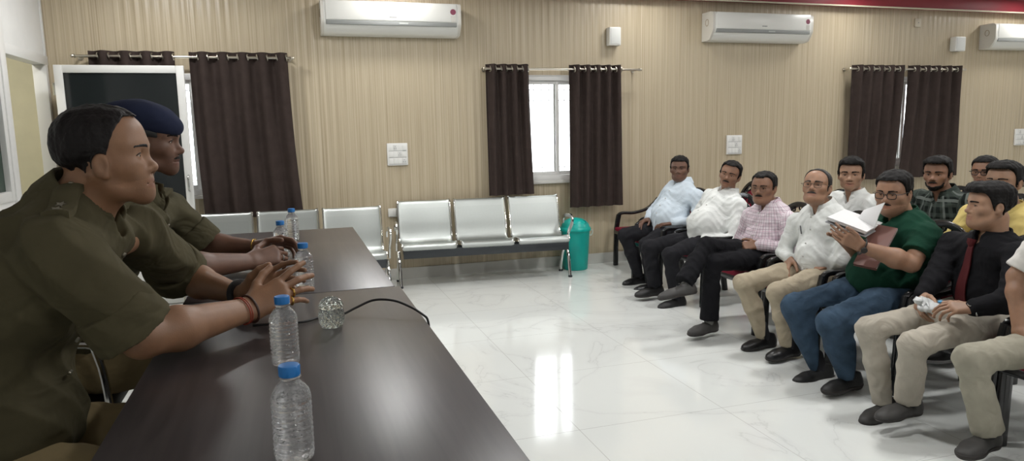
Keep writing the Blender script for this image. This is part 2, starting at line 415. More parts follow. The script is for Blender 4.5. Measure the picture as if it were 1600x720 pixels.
def face_parts(s, HF, parent, fr, org):
    hm = s['hair_mat']; x, y, z = HF.coords(); z = zmap(z)
    def put(name, F, mat):
        V, Q = F.mesh(name)
        if len(Q): obj_np(name, np.asarray(fr.w(V)) - org, Q, mat, parent)
    ax = np.abs(x)
    for sx in (-1, 1):
        bx = x * sx; bz = z - (.0225 - .03 * (bx - .03) - 5. * (bx - .033) ** 2)
        put('eyebrow', shell(HF, s.get('brow_t', .0024), np.maximum(np.maximum(np.abs(bz) - s.get('brow', .0042) * (1.25 - bx * 9), np.abs(bx - .033) - .0215), .03 - y)), hm)
        # eye: white almond with a dark iris, a rim of lash over it
        F = Field((-.06, .03, -.03), (.06, .12, .03), .0015 if s.get('fine') else .002)
        F.op(ell((sx * .031, .0765, .0005), (.0125, .0105, s.get('eye_h', .0058))), ID)
        V, Q = F.mesh('eye')
        if len(Q):
            e = obj_np('eye', np.asarray(fr.w(V)) - org, Q, [M_EYE, M_IRIS], parent)
            c = V[Q].mean(1); gx = s.get('gaze', 0.) * .004
            e.data.polygons.foreach_set('material_index', (np.hypot(c[:, 0] - sx * .031 - gx, c[:, 2] - .0005) < .0054).astype(np.int32))
        F = Field((-.06, .03, -.03), (.06, .12, .03), .0015 if s.get('fine') else .002)
        for k in range(6):
            a0, a1 = -1 + k / 3, -1 + (k + 1) / 3
            q = lambda a: (sx * .031 + .0145 * a, .0868 - .0055 * a * a, .0062 - .0052 * a * a)
            F.op(cap(q(a0), q(a1), .0015), ID)
        put('eyelash', F, hm)
    if s.get('moustache'):
        t = s['moustache']
        put('moustache', shell(HF, .003 + t * .3, np.maximum(np.maximum(np.abs(z + .0555 + 6. * x * x) - (.0045 + t) * np.clip(1.9 - ax * 55, 0, 1.1), ax - .032), .03 - y), wob(x, y, z, 300) * .001), s.get('mo_mat', hm))
    if s.get('beard'):
        t = s['beard']
        edge = np.interp(y + 0 * x, [-.03, .02, .05, .065, .1], [.01, -.02, -.055, -.082, -.084])
        keep = np.maximum(np.maximum(z - edge, -.03 - y), -(np.hypot(x, (z + .07) * 1.25) - .026) * (y > .05))
        put('beard', shell(HF, t, keep, wob(x, y, z, 300) * .0012), hm)
    if s.get('glasses'):
        M = MB(); g = s['glasses']; W, Hh = g.get('w', .023), g.get('h', .016)
        for sx in (-1, 1):
            pts = []
            for k in range(20):
                a = 2 * PI * k / 20; e = .6
                pts.append((sx * .032 + W * math.copysign(abs(math.cos(a)) ** e, math.cos(a)), .1 - .1 * abs(W * math.cos(a) * (1 if sx * math.cos(a) > 0 else .2)), -.002 + Hh * math.copysign(abs(math.sin(a)) ** e, math.sin(a))))
            M.tube(pts, g.get('r', .0016), 6, closed=True)
            M.tube([(sx * .055, .097, .006), (sx * .076, .08, .006), (sx * .083, .012, .006), (sx * .083, -.008, -.004)], g.get('r', .0016) * .9, 6)
        M.tube([(-.0095, .1, .002), (0, .103, .005), (.0095, .1, .002)], g.get('r', .0016), 6)
        o = M.build('glasses', g['mat'], parent)
        T = Matrix([[*(fr.R[:, i] * fr.sv), fr.o[i] - org[i]] for i in range(3)] + [[0, 0, 0, 1]]); o.data.transform(T)
        Lm = MB()
        for sx in (-1, 1):
            vs = []
            pl = [(sx * .032 + (W - .001) * math.copysign(abs(math.cos(a)) ** .6, math.cos(a)), -.002 + (Hh - .001) * math.copysign(abs(math.sin(a)) ** .6, math.sin(a))) for a in [2 * PI * k / 20 for k in range(20)]]
            Lm.prism(pl, .0985, .0992)
        ln = Lm.build('lens', M_LENS, o); ln.data.transform(T)
# ---------------------------------------------------------------- hands
def hand_prims(F, fr, sc=1., curls=(.5, .5, .5, .5), spread=0., thumb=(.75, .65, -.25), tcurl=.4, thick=1.):
    xs = (.029, .0095, -.0095, -.027); ys = (.087, .091, .086, .077); ls = ((.043, .027, .021), (.047, .03, .022), (.043, .028, .021), (.034, .021, .018))
    r0 = (.0085, .0088, .0083, .0074); r0 = tuple(r * thick for r in r0)
    for i in range(4):
        F.op(cap(np.array((xs[i] * .55, .005, 0)) * sc, np.array((xs[i], ys[i], 0)) * sc, .0145 * sc * thick, .0118 * sc * thick), fr, .014)
    F.op(ell(np.array((.018, .035, -.008)) * sc, np.array((.017, .032, .015)) * sc), fr, .014)
    J = []
    for i in range(4):
        p = np.array((xs[i], ys[i], .0)) * sc; a = 0.; J.append([])
        cv = curls[i] if isinstance(curls[i], (tuple, list)) else (curls[i], curls[i] * 1.1, curls[i] * .7)
        sp = (1.5 - i) * (spread + .05)
        r = r0[i] * sc
        for j in range(3):
            a += cv[j]; d = np.array((math.sin(sp) * math.cos(a), math.cos(sp) * math.cos(a), -math.sin(a))); q = p + d * ls[i][j] * sc; J[-1].append((fr.w(p), fr.w(q), r))
            F.op(cap(p, q, r, r * .9), fr, .0028 if j else .0045); p = q; r *= .9
    p = np.array((.022, .016, -.006)) * sc; d = nv(thumb); q = p + d * .046 * sc
    F.op(cap(p, q, .0155 * sc, .0118 * sc), fr, .014); ax = nv(np.cross(d, (-.4, .4, -1)))
    # the thumb's outer joints close towards the fingers
    def rot(v, k, a): return v * math.cos(a) + np.cross(k, v) * math.sin(a) + k * (k @ v) * (1 - math.cos(a))
    tow = nv(np.array((-.5, .6, -.25)))
    r = .0112 * sc
    for l in (.034, .027):
        d = nv(d + tow * tcurl); p, q = q, q + d * l * sc
        F.op(cap(p, q, r, r * .9), fr, .004); r *= .9
    return J
def hand_frame(wr, d, n, side):
    d = nv(d); n = np.array(n, float); n = nv(n - d * (n @ d)); t = np.cross(n, d) if side == 'R' else np.cross(d, n)
    return Fr(wr, np.stack([t, d, n]))
# ---------------------------------------------------------------- shoes (local: y to the toe, z up, origin under the ankle)
SHOE = {}
def shoe_mesh(kind):
    if kind in SHOE: return SHOE[kind]
    def outline(off):
        F = Field((-.08, -.11, -.01), (.08, .25, .17), .005)
        F.op(ell((0, -.035, .03), (.037 + off, .05 + off, .052)), ID)
        F.op(loft((0, -.02, .035), (.006, .1, .028), (.036 + off, .05), (.044 + off, .034), (1, 0, 0)), ID, .02)
        F.op(ell((.005, .125, .022), (.045 + off, .075 + off, .036)), ID, .025)
        return F
    U = outline(0)
    if kind == 'sneaker': U.op(cap((0, -.03, .05), (0, -.025, .085), .036, .036), ID, .025)
    else: U.op(cap((0, -.03, .04), (0, -.03, .075), .036, .034), ID, .025)
    U.cut((0, 0, .012), (0, 0, -1)); U.cut((0, -.03, .1), (0, -.25, 1), .004)
    up = U.mesh('u')
    S = outline(.004); S.cut((0, 0, .0), (0, 0, -1), .003); S.cut((0, 0, .026 if kind == 'sneaker' else .016), (0, 0, 1)); so = S.mesh('s')
    Lc = MB()
    for k in range(4): Lc.tube([(-.017, .03 + .018 * k, .083 - .011 * k), (0, .033 + .018 * k, .0885 - .0115 * k), (.017, .03 + .018 * k, .083 - .011 * k)], .0022, 5)
    bmesh.ops.triangulate(Lc.bm, faces=list(Lc.bm.faces)); Lc.bm.verts.index_update()
    lc = (np.array([v.co[:] for v in Lc.bm.verts]), np.array([[v.index for v in f.verts] for f in Lc.bm.faces])); Lc.bm.free()
    SHOE[kind] = (up, so, lc); return SHOE[kind]
M_EYE = plain('eye_white', (.62, .58, .54), .25); M_IRIS = plain('iris_brown', (.02, .012, .008), .12)
M_LENS, _n, _l, _b = new_mat('spectacle_lens'); _b.inputs['Transmission Weight'].default_value = 1; _b.inputs['Roughness'].default_value = 0; _b.inputs['IOR'].default_value = 1.05; _b.inputs['Alpha'].default_value = .25
M_SOLE = plain('shoe_sole', (.03, .026, .024), .7); M_SOCK = plain('sock_dark', (.03, .03, .035), .9, bump=.3)
M_DIAL = plain('watch_dial', (.02, .02, .022), .2)
HAIR = plain('black_hair', (.007, .006, .0055), .62, spec=.2, bump=.4, bscale=160)
GREY = plain('greying_hair', (.022, .019, .017), .55, spec=.35, bump=.5, bscale=120, var=.6, vscale=60)
def skin(i, col): return skin_mat('skin_tone_' + i, col, (col[0] * .75, col[1] * .5, col[2] * .5))
def crease(x, y, z, f, seed):
    a = np.sin(f * (x * .6 + y * .5 + z) + 2.2 * np.sin(f * .45 * (y - x) + seed) + seed)
    b = np.sin(f * .7 * (z * .7 - x + y * .4) + 1.7 * np.sin(f * .5 * z + 2 * seed))
    return (np.abs(a) - .6) * .6 + (np.abs(b) - .6) * .4
def lerp(a, b, t): return np.asarray(a, float) * (1 - t) + np.asarray(b, float) * t
def bounds(pts, m):
    P = np.array(pts, float); return P.min(0) - m, P.max(0) + m
SEED = [0]
def person(label, s, group='seated men'):
    """s: joints in world metres and looks; returns the thing"""
    SEED[0] += 1; seed = SEED[0] * 1.7
    F = nv((*s['F'], 0)); L = np.cross((0, 0, 1), F); up = A(0, 0, 1)
    hip = A(*s['hip']); nk = A(*s['nk']); base = s.get('floor', 0.)
    org = A(hip[0], hip[1], base)
    t = thing('person', label, 'person', org)
    sh, el, wr = s['sh'], s['el'], s['wr']; sh = {k: A(*v) for k, v in sh.items()}; el = {k: A(*v) for k, v in el.items()}; wr = {k: A(*v) for k, v in wr.items()}
    S = nv(sh['L'] - sh['R']); ax = nv(nk - hip); fw = nv(np.cross(S, ax)); g = s.get('g', 1.)
    # head frame
    hf = nv(s['hf']); hu = nv(A(*s.get('hu', (0, 0, 1))) - hf * (A(*s.get('hu', (0, 0, 1))) @ hf)); hs = s.get('hs', 1.)
    HR = np.stack([np.cross(hf, hu), hf, hu]); hc = A(*s['hc']); hsv = np.array((1, s.get('hdep', 1.), 1)) * hs
    class HFr(Fr):
        def w(q, p): return hc + (np.array(p, float) * hsv) @ HR
    fr = HFr(hc, HR); fr.sv = hsv
    def scaled(prim):
        fn, lo, hi = prim
        return (lambda x, y, z: fn(x / np.float32(hsv[0]), y / np.float32(hsv[1]), z / np.float32(hsv[2])) * np.float32(hsv[1])), np.array(lo) * hsv, np.array(hi) * hsv
    wfr = Fr(hc, HR)
    # ---- body: one surface of head, neck, trunk core, arms and hands
    h = s.get('h', .004)
    hands = s.get('hands', {})
    pts = [hc + up * .15, hc - up * .13 + F * .13, hc - F * .13, hc + L * .12, hc - L * .12, nk, sh['R'], sh['L'], el['R'], el['L'], wr['R'], wr['L']]
    for k in 'RL':
        if k in hands: pts.append(wr[k] + nv(hands[k]['d']) * .16)
    lo, hi = bounds(pts, .075); lo[2] = min(lo[2], nk[2] - .2)
    B = Field(lo, hi, h); FJ = {}
    ch = lerp(hip, nk, .72)
    B.op(loft(lerp(hip, nk, .5), ch, (.11, .08), (.13, .085), S)); B.op(loft(ch, nk - ax * .05, (.13, .085), (.11, .06), S), k=.03)
    B.op(cap(sh['R'] - up * .022, sh['L'] - up * .022, .04), k=.04)
    hb = hc + HR.T @ A(0, -.03, -.07) * hs
    nr = s.get('neck', .056)
    B.op(loft(nk - ax * .03, hb, (nr * 1.08, nr * 1.0), (nr * .96, nr * 1.02), S), k=.04)
    for k in 'RL':
        m = s.get('arm', 1.)
        cv = .8 if s.get('sleeve', 'long') == 'long' else 1.
        B.op(cap(sh[k], el[k], .043 * m * cv, .037 * m * cv), k=.02)
        d = nv(wr[k] - el[k]); hd = hands.get(k)
        side = hand_frame(wr[k], hd['d'], hd['n'], k).R[0] if hd else L
        mid = lerp(el[k], wr[k], .3)
        m *= cv; B.op(loft(el[k], mid, (.037 * m, .036 * m), (.043 * m, .039 * m), side), k=.015)
        B.op(loft(mid, wr[k], (.043 * m, .039 * m), (.029, .021), side), k=.02)
        if hd: FJ[k] = hand_prims(B, hand_frame(wr[k], hd['d'], hd['n'], k), s.get('hsc', 1.), **{q: v for q, v in hd.items() if q not in 'dn'})
    # head last, in its own space, then blended on to the neck
    Hd = Field(hc - .17 * hs, hc + .17 * hs, h); 
    a = np.round((hc - .17 * hs - B.lo) / h).astype(int); Hd.lo = B.lo + a * h
    for p, k, m in head_prims(s): Hd.op(scaled(p), wfr, k * hs, m)
    i0 = np.maximum(a, 0); i1 = np.minimum(a + Hd.n, B.n); j0 = i0 - a; j1 = i1 - a
    q = B.D[i0[0]:i1[0], i0[1]:i1[1], i0[2]:i1[2]]; d = Hd.D[j0[0]:j1[0], j0[1]:j1[1], j0[2]:j1[2]]; kk = .02
    hh = np.clip(.5 + .5 * (q - d) / kk, 0, 1); q[...] = q + (d - q) * hh - kk * hh * (1 - hh)
    V, Q = B.mesh('body')
    lv = ((V - hc) @ HR.T) / hsv
    x, y, z = lv.T; z = zmap(z); lip = np.maximum(np.exp(-(((z + .0755) / .007) ** 4)), np.exp(-(((z + .064) / .0055) ** 4))) * np.exp(-((x / .026) ** 6)) * (y > .06)
    stub = s.get('stubble', 0.) * ss(-.035, -.06, z) * ss(.0, .04, y) * (np.abs(z + .07) + np.abs(x) * .25 > .02) * (z > -.14)
    tone = np.stack([lip * .8, np.clip(stub, 0, 1), 0 * x], 1)
    obj_np('body', V - org, Q, s['skin'], t, {'tone': tone})
    # ---- head details
    HF = head_local(s, s.get('hh', .003 if s.get('fine') else .0042))
    hair_mesh(s, HF, t, fr, org); face_parts(s, HF, t, fr, org)
    # ---- shirt
    o = .011 * g; hcl = s.get('hcl', .0065); sl = s.get('sleeve', 'long'); T = s.get('T', {})
    hipr, wai, che, upp = T.get('hip', (.165, .115)), T.get('waist', (.155, .112)), T.get('chest', (.168, .115)), T.get('upper', (.145, .085))
    pts = [hip - ax * .06 + F * .2, hip - F * .2, hip + L * .25, hip - L * .25, nk + up * .03, sh['R'], sh['L'], el['R'], el['L']] + ([wr['R'], wr['L']] if sl == 'long' else [])
    lo, hi = bounds(pts, .1); G = Field(lo, hi, hcl)
    W = lerp(hip, nk, .3); be = s.get('belly', 0.)
    G.op(loft(lerp(hip, nk, s.get('hem', -.02)), W, hipr, wai, S)); G.op(loft(W, ch, wai, che, S), k=.06); G.op(loft(ch, nk - ax * .06, che, upp, S), k=.06)
    if be: G.op(ell((0, 0, 0), (wai[0] * .95, .10 + be * .5, .15)), Fr(lerp(hip, nk, .27) + fw * (.02 + be * .55), np.stack([S, fw, ax])), k=.06)
    G.op(cap(sh['R'] - up * .006, sh['L'] - up * .006, .047), k=.04)
    G.op(loft(nk - ax * .08, nk - ax * .045, (.11, .08), (nr + .016, nr + .014), S), k=.05)
    for k in 'RL':
        ar = s.get('slv', .058) * s.get('arm', 1.)
        if sl == 'long':
            G.op(cap(sh[k], el[k], ar, ar * .86), k=.035); cu = lerp(el[k], wr[k], .93)
            G.op(cap(el[k], cu, ar * .86, ar * .66), k=.02)
        elif sl in ('short', 'half'):
            e = lerp(sh[k], el[k], s.get('slen', .62)); G.op(cap(sh[k], e, ar, ar * 1.06), k=.035)
        else:
            e = lerp(sh[k], el[k], s.get('slen', .9)); G.op(cap(sh[k], e, ar, ar * .98), k=.035)
    x, y, z = G.coords()
    am = s.get('crease', .006)
    G.D = (G.D + crease(x, y, z, s.get('cfreq', 42.), seed) * am + wob(x, y, z, 28, seed) * am * .8).astype(np.float32)
    kp = min((A(*s['kn'][k]) - hip) @ F for k in 'RL') if s.get('legs', 1) else .4
    if s.get('seat_z') is not None: G.D = np.maximum(G.D, (s['seat_z'] + .006 - z + 0 * x + 0 * y).astype(np.float32))
    # opening at the throat
    G.op(loft(nk - ax * .03 + fw * .012, nk + ax * .12, (nr + .001, nr + .001), (nr + .006, nr + .006), S), mode='s')
    if s.get('open', 1):
        G.op(cap(nk + fw * (nr + .03) - ax * s.get('vee', .09), nk + fw * (nr + .03) + ax * .06, .004, .045), mode='s', k=.006)
    for k in 'RL':
        if sl in ('short', 'half', 'rolled'):
            d = nv(el[k] - sh[k]); e = lerp(sh[k], el[k], s.get('slen', .62))
            u = nv(np.cross(d, (.3, .9, .2))); v = np.cross(d, u)
            G.op(rbox((0, 0, .06), (.12, .12, .06), .003), Fr(e + d * .0, np.stack([u, v, d])), mode='s')
    if sl == 'rolled':
        for k in 'RL':
            d = nv(el[k] - sh[k]); e = lerp(sh[k], el[k], s['slen']); r_ = s.get('slv', .058) * s.get('arm', 1.)
            Ck = Field(*bounds([e], .13), hcl); Ck.op(cap(e - d * .05, e + d * .01, r_ + .009, r_ + .014))
            u = nv(np.cross(d, (.3, .9, .2))); R3 = np.stack([u, np.cross(d, u), d])
            Ck.op(rbox((0, 0, .06), (.12, .12, .06), .003), Fr(e + d * .008, R3), mode='s'); Ck.op(rbox((0, 0, -.06), (.12, .12, .06), .003), Fr(e - d * s.get('cuff_w', .07), R3), mode='s')
            Ck.op(cap(e - d * .02, e + d * .1, .042 * s.get('arm', 1.), .042 * s.get('arm', 1.)), mode='s')
            x, y, z = Ck.coords(); Ck.D = (Ck.D + crease(x, y, z, 60., seed) * .003).astype(np.float32)
            V, Q = Ck.mesh('cuff'); obj_np('rolled_cuff', V - org, Q, s['shirt'], t)
    if s.get('tee'):                                                 # a shirt worn open over a tee
        T_ = G.like(); T_.D = G.D + .006; V, Q = T_.mesh('tee'); obj_np('tee_shirt', V - org, Q, s['tee'], t, {'pat': (V - nk) @ np.stack([S, ax, fw]).T})
        G.op(cap(nk + fw * .16 + ax * .05, hip + fw * .24, .06, .10), mode='s', k=.01)
    V, Q = G.mesh('shirt'); SV = V
    # around / along coordinates for checks
    pat = np.zeros((len(V), 3)); best = np.full(len(V), 9.)
    segs = [(hip, nk, S, .16)] + [(sh[k], el[k], fw, .05) for k in 'RL'] + [(el[k], wr[k], fw, .045) for k in 'RL']
    for n_, (a_, b_, r_, rad) in enumerate(segs):
        w = nv(b_ - a_); u = nv(r_ - w * (r_ @ w)); v = np.cross(w, u); P = V - a_; tt = np.clip(P @ w, 0, np.linalg.norm(b_ - a_)); R_ = P - tt[:, None] * w
        d = np.linalg.norm(R_, axis=1) - rad; m = d < best; best[m] = d[m]
        pat[m, 0] = np.arctan2(R_[m] @ v, R_[m] @ u) * (rad + .01); pat[m, 1] = tt[m] + n_ * .013
    shirt = obj_np(s.get('top', 'shirt'), V - org, Q, s['shirt'], t, {'pat': pat})
    # ---- collar
    if s.get('collar', 1):
        cm = s.get('collar_mat', s['shirt']); ca = nv(hb - nk); ca = nv(ca * .6 + ax * .4); c0 = nk - ca * .012
        K = Field(*bounds([nk], .14), .004)
        K.op(loft(c0 - ca * .010, c0 + ca * .040, (nr + .034, nr + .034), (nr + .021, nr + .022), S))
        K.op(loft(c0 - ca * .08, c0 + ca * .11, (nr + .020, nr + .020), (nr + .009, nr + .010), S), mode='s')
        K.cut(c0 + ca * .044, ca, .004); K.cut(c0 - ca * .022, -ca)
        K.op(cap(c0 + fw * (nr + .022) - ca * .05, c0 + fw * (nr + .022) + ca * .05, .008 if s.get('tie') else .014, .03 if s.get('tie') else .045), mode='s')
        for sx in (-1, 1):
            K.op(ell((0, 0, 0), (.026, .0065, .043)), Fr(c0 + S * sx * (nr * .68) + fw * (nr * .86 + .024) - ca * .018, np.stack([nv(S + fw * sx * -.5), nv(fw + S * sx * .5), nv(ca + S * sx * .25)])), k=.006)
        V, Q = K.mesh('collar'); obj_np('collar', V - org, Q, cm, t, {'pat': (V - nk) @ np.stack([S, ax, fw]).T})
    # ---- trousers
    if s.get('legs', 1):
        hp = {'R': hip - L * .088, 'L': hip + L * .088}; kn = {k: A(*v) for k, v in s['kn'].items()}; an = {k: A(*v) for k, v in s['an'].items()}
        lo, hi = bounds([hip + F * .1, hip - F * .15, hip + L * .2, hip - L * .2, hip + up * .1] + list(kn.values()) + list(an.values()), .11); G = Field(lo, hi, s.get('htr', .0075))
        th = s.get('thigh', .083); kr = s.get('knee', .060); hem = s.get('hemr', .063)
        G.op(loft(hip - up * .0, hip + ax * .09, (hipr[0] - .004, hipr[1] - .004), (wai[0] - .014, wai[1] - .008), L))
        for k in 'RL':
            Gk = Field(lo, hi, G.h)
            Gk.op(cap(hp[k], lerp(hp[k], kn[k], .5), th, th * .95)); Gk.op(cap(lerp(hp[k], kn[k], .5), kn[k], th * .95, kr), k=.03)
            d = nv(an[k] - kn[k]); sd = nv(np.cross(d, F)) if abs(d @ F) < .95 else L
            e = an[k] - d * .012; mid = lerp(kn[k], e, .45)
            Gk.op(loft(kn[k], mid, (kr * .96, kr * .96), (kr * .93, kr * 1.02), sd), k=.03); Gk.op(loft(mid, e + d * .07, (kr * .95, kr * 1.03), (hem * 1.0, hem * 1.08), sd), k=.02)
            Gk.op(rbox((0, 0, .1), (.14, .14, .1), .001), Fr(e + d * .012, np.stack([nv(sd), np.cross(d, nv(sd)), d])), mode='s', pad=.01)
            hk = np.clip(.5 + .5 * (G.D - Gk.D) / .012, 0, 1); G.D = (G.D + (Gk.D - G.D) * hk - .012 * hk * (1 - hk)).astype(np.float32)
        x, y, z = G.coords(); am = s.get('tcrease', .007)
        fade = ss(.0, .1, z - base)
        G.D = (G.D + (crease(x, y, z, 40., seed + 3) * am + wob(x, y, z, 24, seed + 5) * am * .35) * (.3 + .7 * ss(.1, .42, z - base))).astype(np.float32)
        if s.get('seat_z') is not None: G.D = np.maximum(G.D, ((s['seat_z'] - z) - 9. * ss(kp - .08, kp - .02, ((x - hip[0]) * F[0] + (y - hip[1]) * F[1]) + 0 * z)).astype(np.float32))
        V, Q = G.mesh('trousers'); obj_np('trousers', V - org, Q, s['trousers'], t, {'pat': V - org})
        # ---- feet
        for k in 'RL':
            td = s.get('toe', {}).get(k)
            if td is None: td = F + (L if k == 'L' else -L) * .2
            td = nv(td); shn = nv(kn[k] - an[k]); fu = s.get('footup', {}).get(k, up); fu = nv(np.array(fu, float) - td * (np.array(fu, float) @ td))
            X = np.cross(td, fu); R = np.stack([X, td, fu]); fs = s.get('fs', 1.)
            o0 = an[k] - fu * s.get('ankh', .085) * fs
            (uv, uq), (sv, sq), (lv_, lq) = shoe_mesh(s.get('shoe', 'leather'))
            f_ = Fr(o0, R)
            so = obj_np('shoe', f_.w(np.asarray(uv) * fs + np.array((0, .0, 0))) - org, uq, s['shoes'], t)
            obj_np('sole', f_.w(np.asarray(sv) * fs) - org, sq, s.get('sole', M_SOLE), so)
            if s.get('laces', 1): obj_np('lace', f_.w(lv_ * fs) - org, lq, s.get('lace_mat', s['shoes']), so)
            M = Field(*bounds([an[k]], .14), .006); M.op(cap(o0 + fu * .04, an[k] + shn * .07, .034, .036)); V, Q = M.mesh('sock'); obj_np('sock', V - org, Q, s.get('socks', M_SOCK), t)
        if s.get('belt'):
            M = MB(); pts = []
            for i in range(40):
                a = 2 * PI * i / 40; pts.append(tuple(lerp(hip, nk, .1) + S * (wai[0] + .004) * math.cos(a) + fw * (wai[1] + .006 + (be * .4 if math.sin(a) > 0 else 0)) * math.sin(a) - org))
            M.tube(pts, .01, 8, closed=True, sq=(.0035, .018)); bl = M.build('belt', s['belt'], t)
    return t, dict(org=org, S=S, ax=ax, fw=fw, nk=nk, hip=hip, wr=wr, el=el, fr=fr, hb=hb, sh=sh, F=F, L=L, SV=SV, FJ=FJ, hf=hf)
def wrist_ring(name, t, I, k, at, r, tube_r, mat, sq=None, hd=None, n=28, out=1.0):
    el, wr = I['el'][k], I['wr'][k]; d = nv(wr - el); c = lerp(el, wr, at); f = hand_frame(wr, hd['d'], hd['n'], k)
    u = nv(f.R[0] - d * (f.R[0] @ d)); v = np.cross(d, u); M = MB()
    M.tube([tuple(c + u * r[0] * math.cos(2 * PI * i / n) + v * r[1] * math.sin(2 * PI * i / n) - I['org']) for i in range(n)], tube_r, 8, closed=True, sq=sq)
    return M.build(name, mat, t), c, u, v, d
def add_watch(t, I, k, hd, band, face, at=.93, r=(.034, .027), sq=(.003, .01), fr_=.017):
    o, c, u, v, d = wrist_ring('watch_strap', t, I, k, at, r, .01, band, sq, hd)
    n = nv(np.array(hd['n'], float)); n = nv(n - d * (n @ d)); w = np.cross(n, d); p = c + n * (r[1] + .003) - I['org']
    Mx = Matrix([[w[i], d[i], n[i], p[i]] for i in range(3)] + [[0, 0, 0, 1]])
    M = MB(); M.lathe([(fr_ * .9, -.003), (fr_, 0), (fr_, .004), (fr_ * .93, .006)], 24, Mx); wc = M.build('watch_case', face, t)
    M = MB(); M.lathe([(fr_ * .85, .006), (fr_ * .85, .0066)], 24, Mx); M.build('dial', M_DIAL, wc)
def front(I, down, side=0., tol=.012):
    """point of the shirt's front at a distance below the neck, along the chest"""
    P = I['SV'] - I['nk']; a = -(P @ I['ax']); b = P @ I['S']; c = P @ I['fw']
    m = (np.abs(a - down) < tol) & (np.abs(b - side) < tol)
    f = c[m].max() if m.any() else .1
    return I['nk'] - I['ax'] * down + I['S'] * side + I['fw'] * f
def add_tie(t, I, mat, w=.036, length=.36):
    ax, fw, S, org = I['ax'], I['fw'], I['S'], I['org']
    ds = np.linspace(.03, .03 + length, 14); C_ = np.array([front(I, d) for d in ds])
    for _ in range(2): C_[1:-1] = (C_[:-2] + C_[1:-1] * 2 + C_[2:]) / 4
    wv = np.interp(np.linspace(0, 1, 14), [0, .1, .5, .92, 1.], [.013, .017, w * .75, w, .004])
    M = MB()
    for off in (.012, .006):
        M.grid(lambda a, b: Vector(C_[min(13, int(round(b * 13)))] + S * (a * 2 - 1) * wv[min(13, int(round(b * 13)))] + fw * (off - .003 * (a * 2 - 1) ** 2) - org), 6, 13)
    tie = M.build('tie', mat, t)
    M = MB(); c = C_[0] - org; M.tube([tuple(c + fw * .004 + ax * .022), tuple(c + fw * .010 + ax * .006), tuple(c + fw * .010 - ax * .012)], [.020, .019, .012], 12); M.build('tie_knot', mat, tie)
def add_buttons(t, I, mat, a=.05, b=.36, n=5, r=.0055):
    for i in range(n):
        p = front(I, a + (b - a) * i / (n - 1)) - I['org']; f = I['fw']; M = MB()
        u, v = I['S'], I['ax']; Mx = Matrix([[u[j], v[j], f[j], p[j]] for j in range(3)] + [[0, 0, 0, 1]])
        M.lathe([(r, -.002), (r, .002), (r * .7, .003)], 12, Mx); M.build('button', mat, t)
def finger_ring(t, I, k, i, mat, stone=None):
    a, b, r = I['FJ'][k][i][0]; d = nv(b - a); c = lerp(a, b, .5); u = nv(np.cross(d, (.2, .3, .9))); v = np.cross(d, u); M = MB()
    M.tube([tuple(c + (u * math.cos(q) + v * math.sin(q)) * (r + .0012) - I['org']) for q in [2 * PI * j / 18 for j in range(18)]], .0026, 8, closed=True); o = M.build('finger_ring', mat, t)
    return o
def beret(t, I, s, mat, band):
    """soft cap: leather band round the head, crown pulled over to one side"""
    fr, org = I['fr'], I['org']; F = Field((-.16, -.18, -.05), (.16, .17, .2), .004)
    F.op(ell((0, -.02, .054), (.096, .118, .048)), ID); F.op(ell((.010, -.02, .082), (.092, .096, .046)), ID, .03); F.op(ell((0, .055, .047), (.075, .056, .036)), ID, .03)
    x, y, z = F.coords(); F.D = (F.D + wob(x, y, z, 60, 2.) * .002).astype(np.float32); F.cut((0, 0, .034), nv((0, -.12, -1)), .004)
    V, Q = F.mesh('beret'); b = obj_np('beret', np.asarray(fr.w(V)) - org, Q, mat, t)
    M = MB(); M.tube([(.0815 * math.cos(a), -.012 + .101 * math.sin(a), .030 - .12 * (.101 * math.sin(a) - .0)) for a in [2 * PI * k / 40 for k in range(40)]], .008, 8, closed=True, sq=(.004, .011)); o = M.build('band', band, b)
    o.data.transform(Matrix([[*(fr.R[:, i] * fr.sv), fr.o[i] - org[i]] for i in range(3)] + [[0, 0, 0, 1]]))
    return b
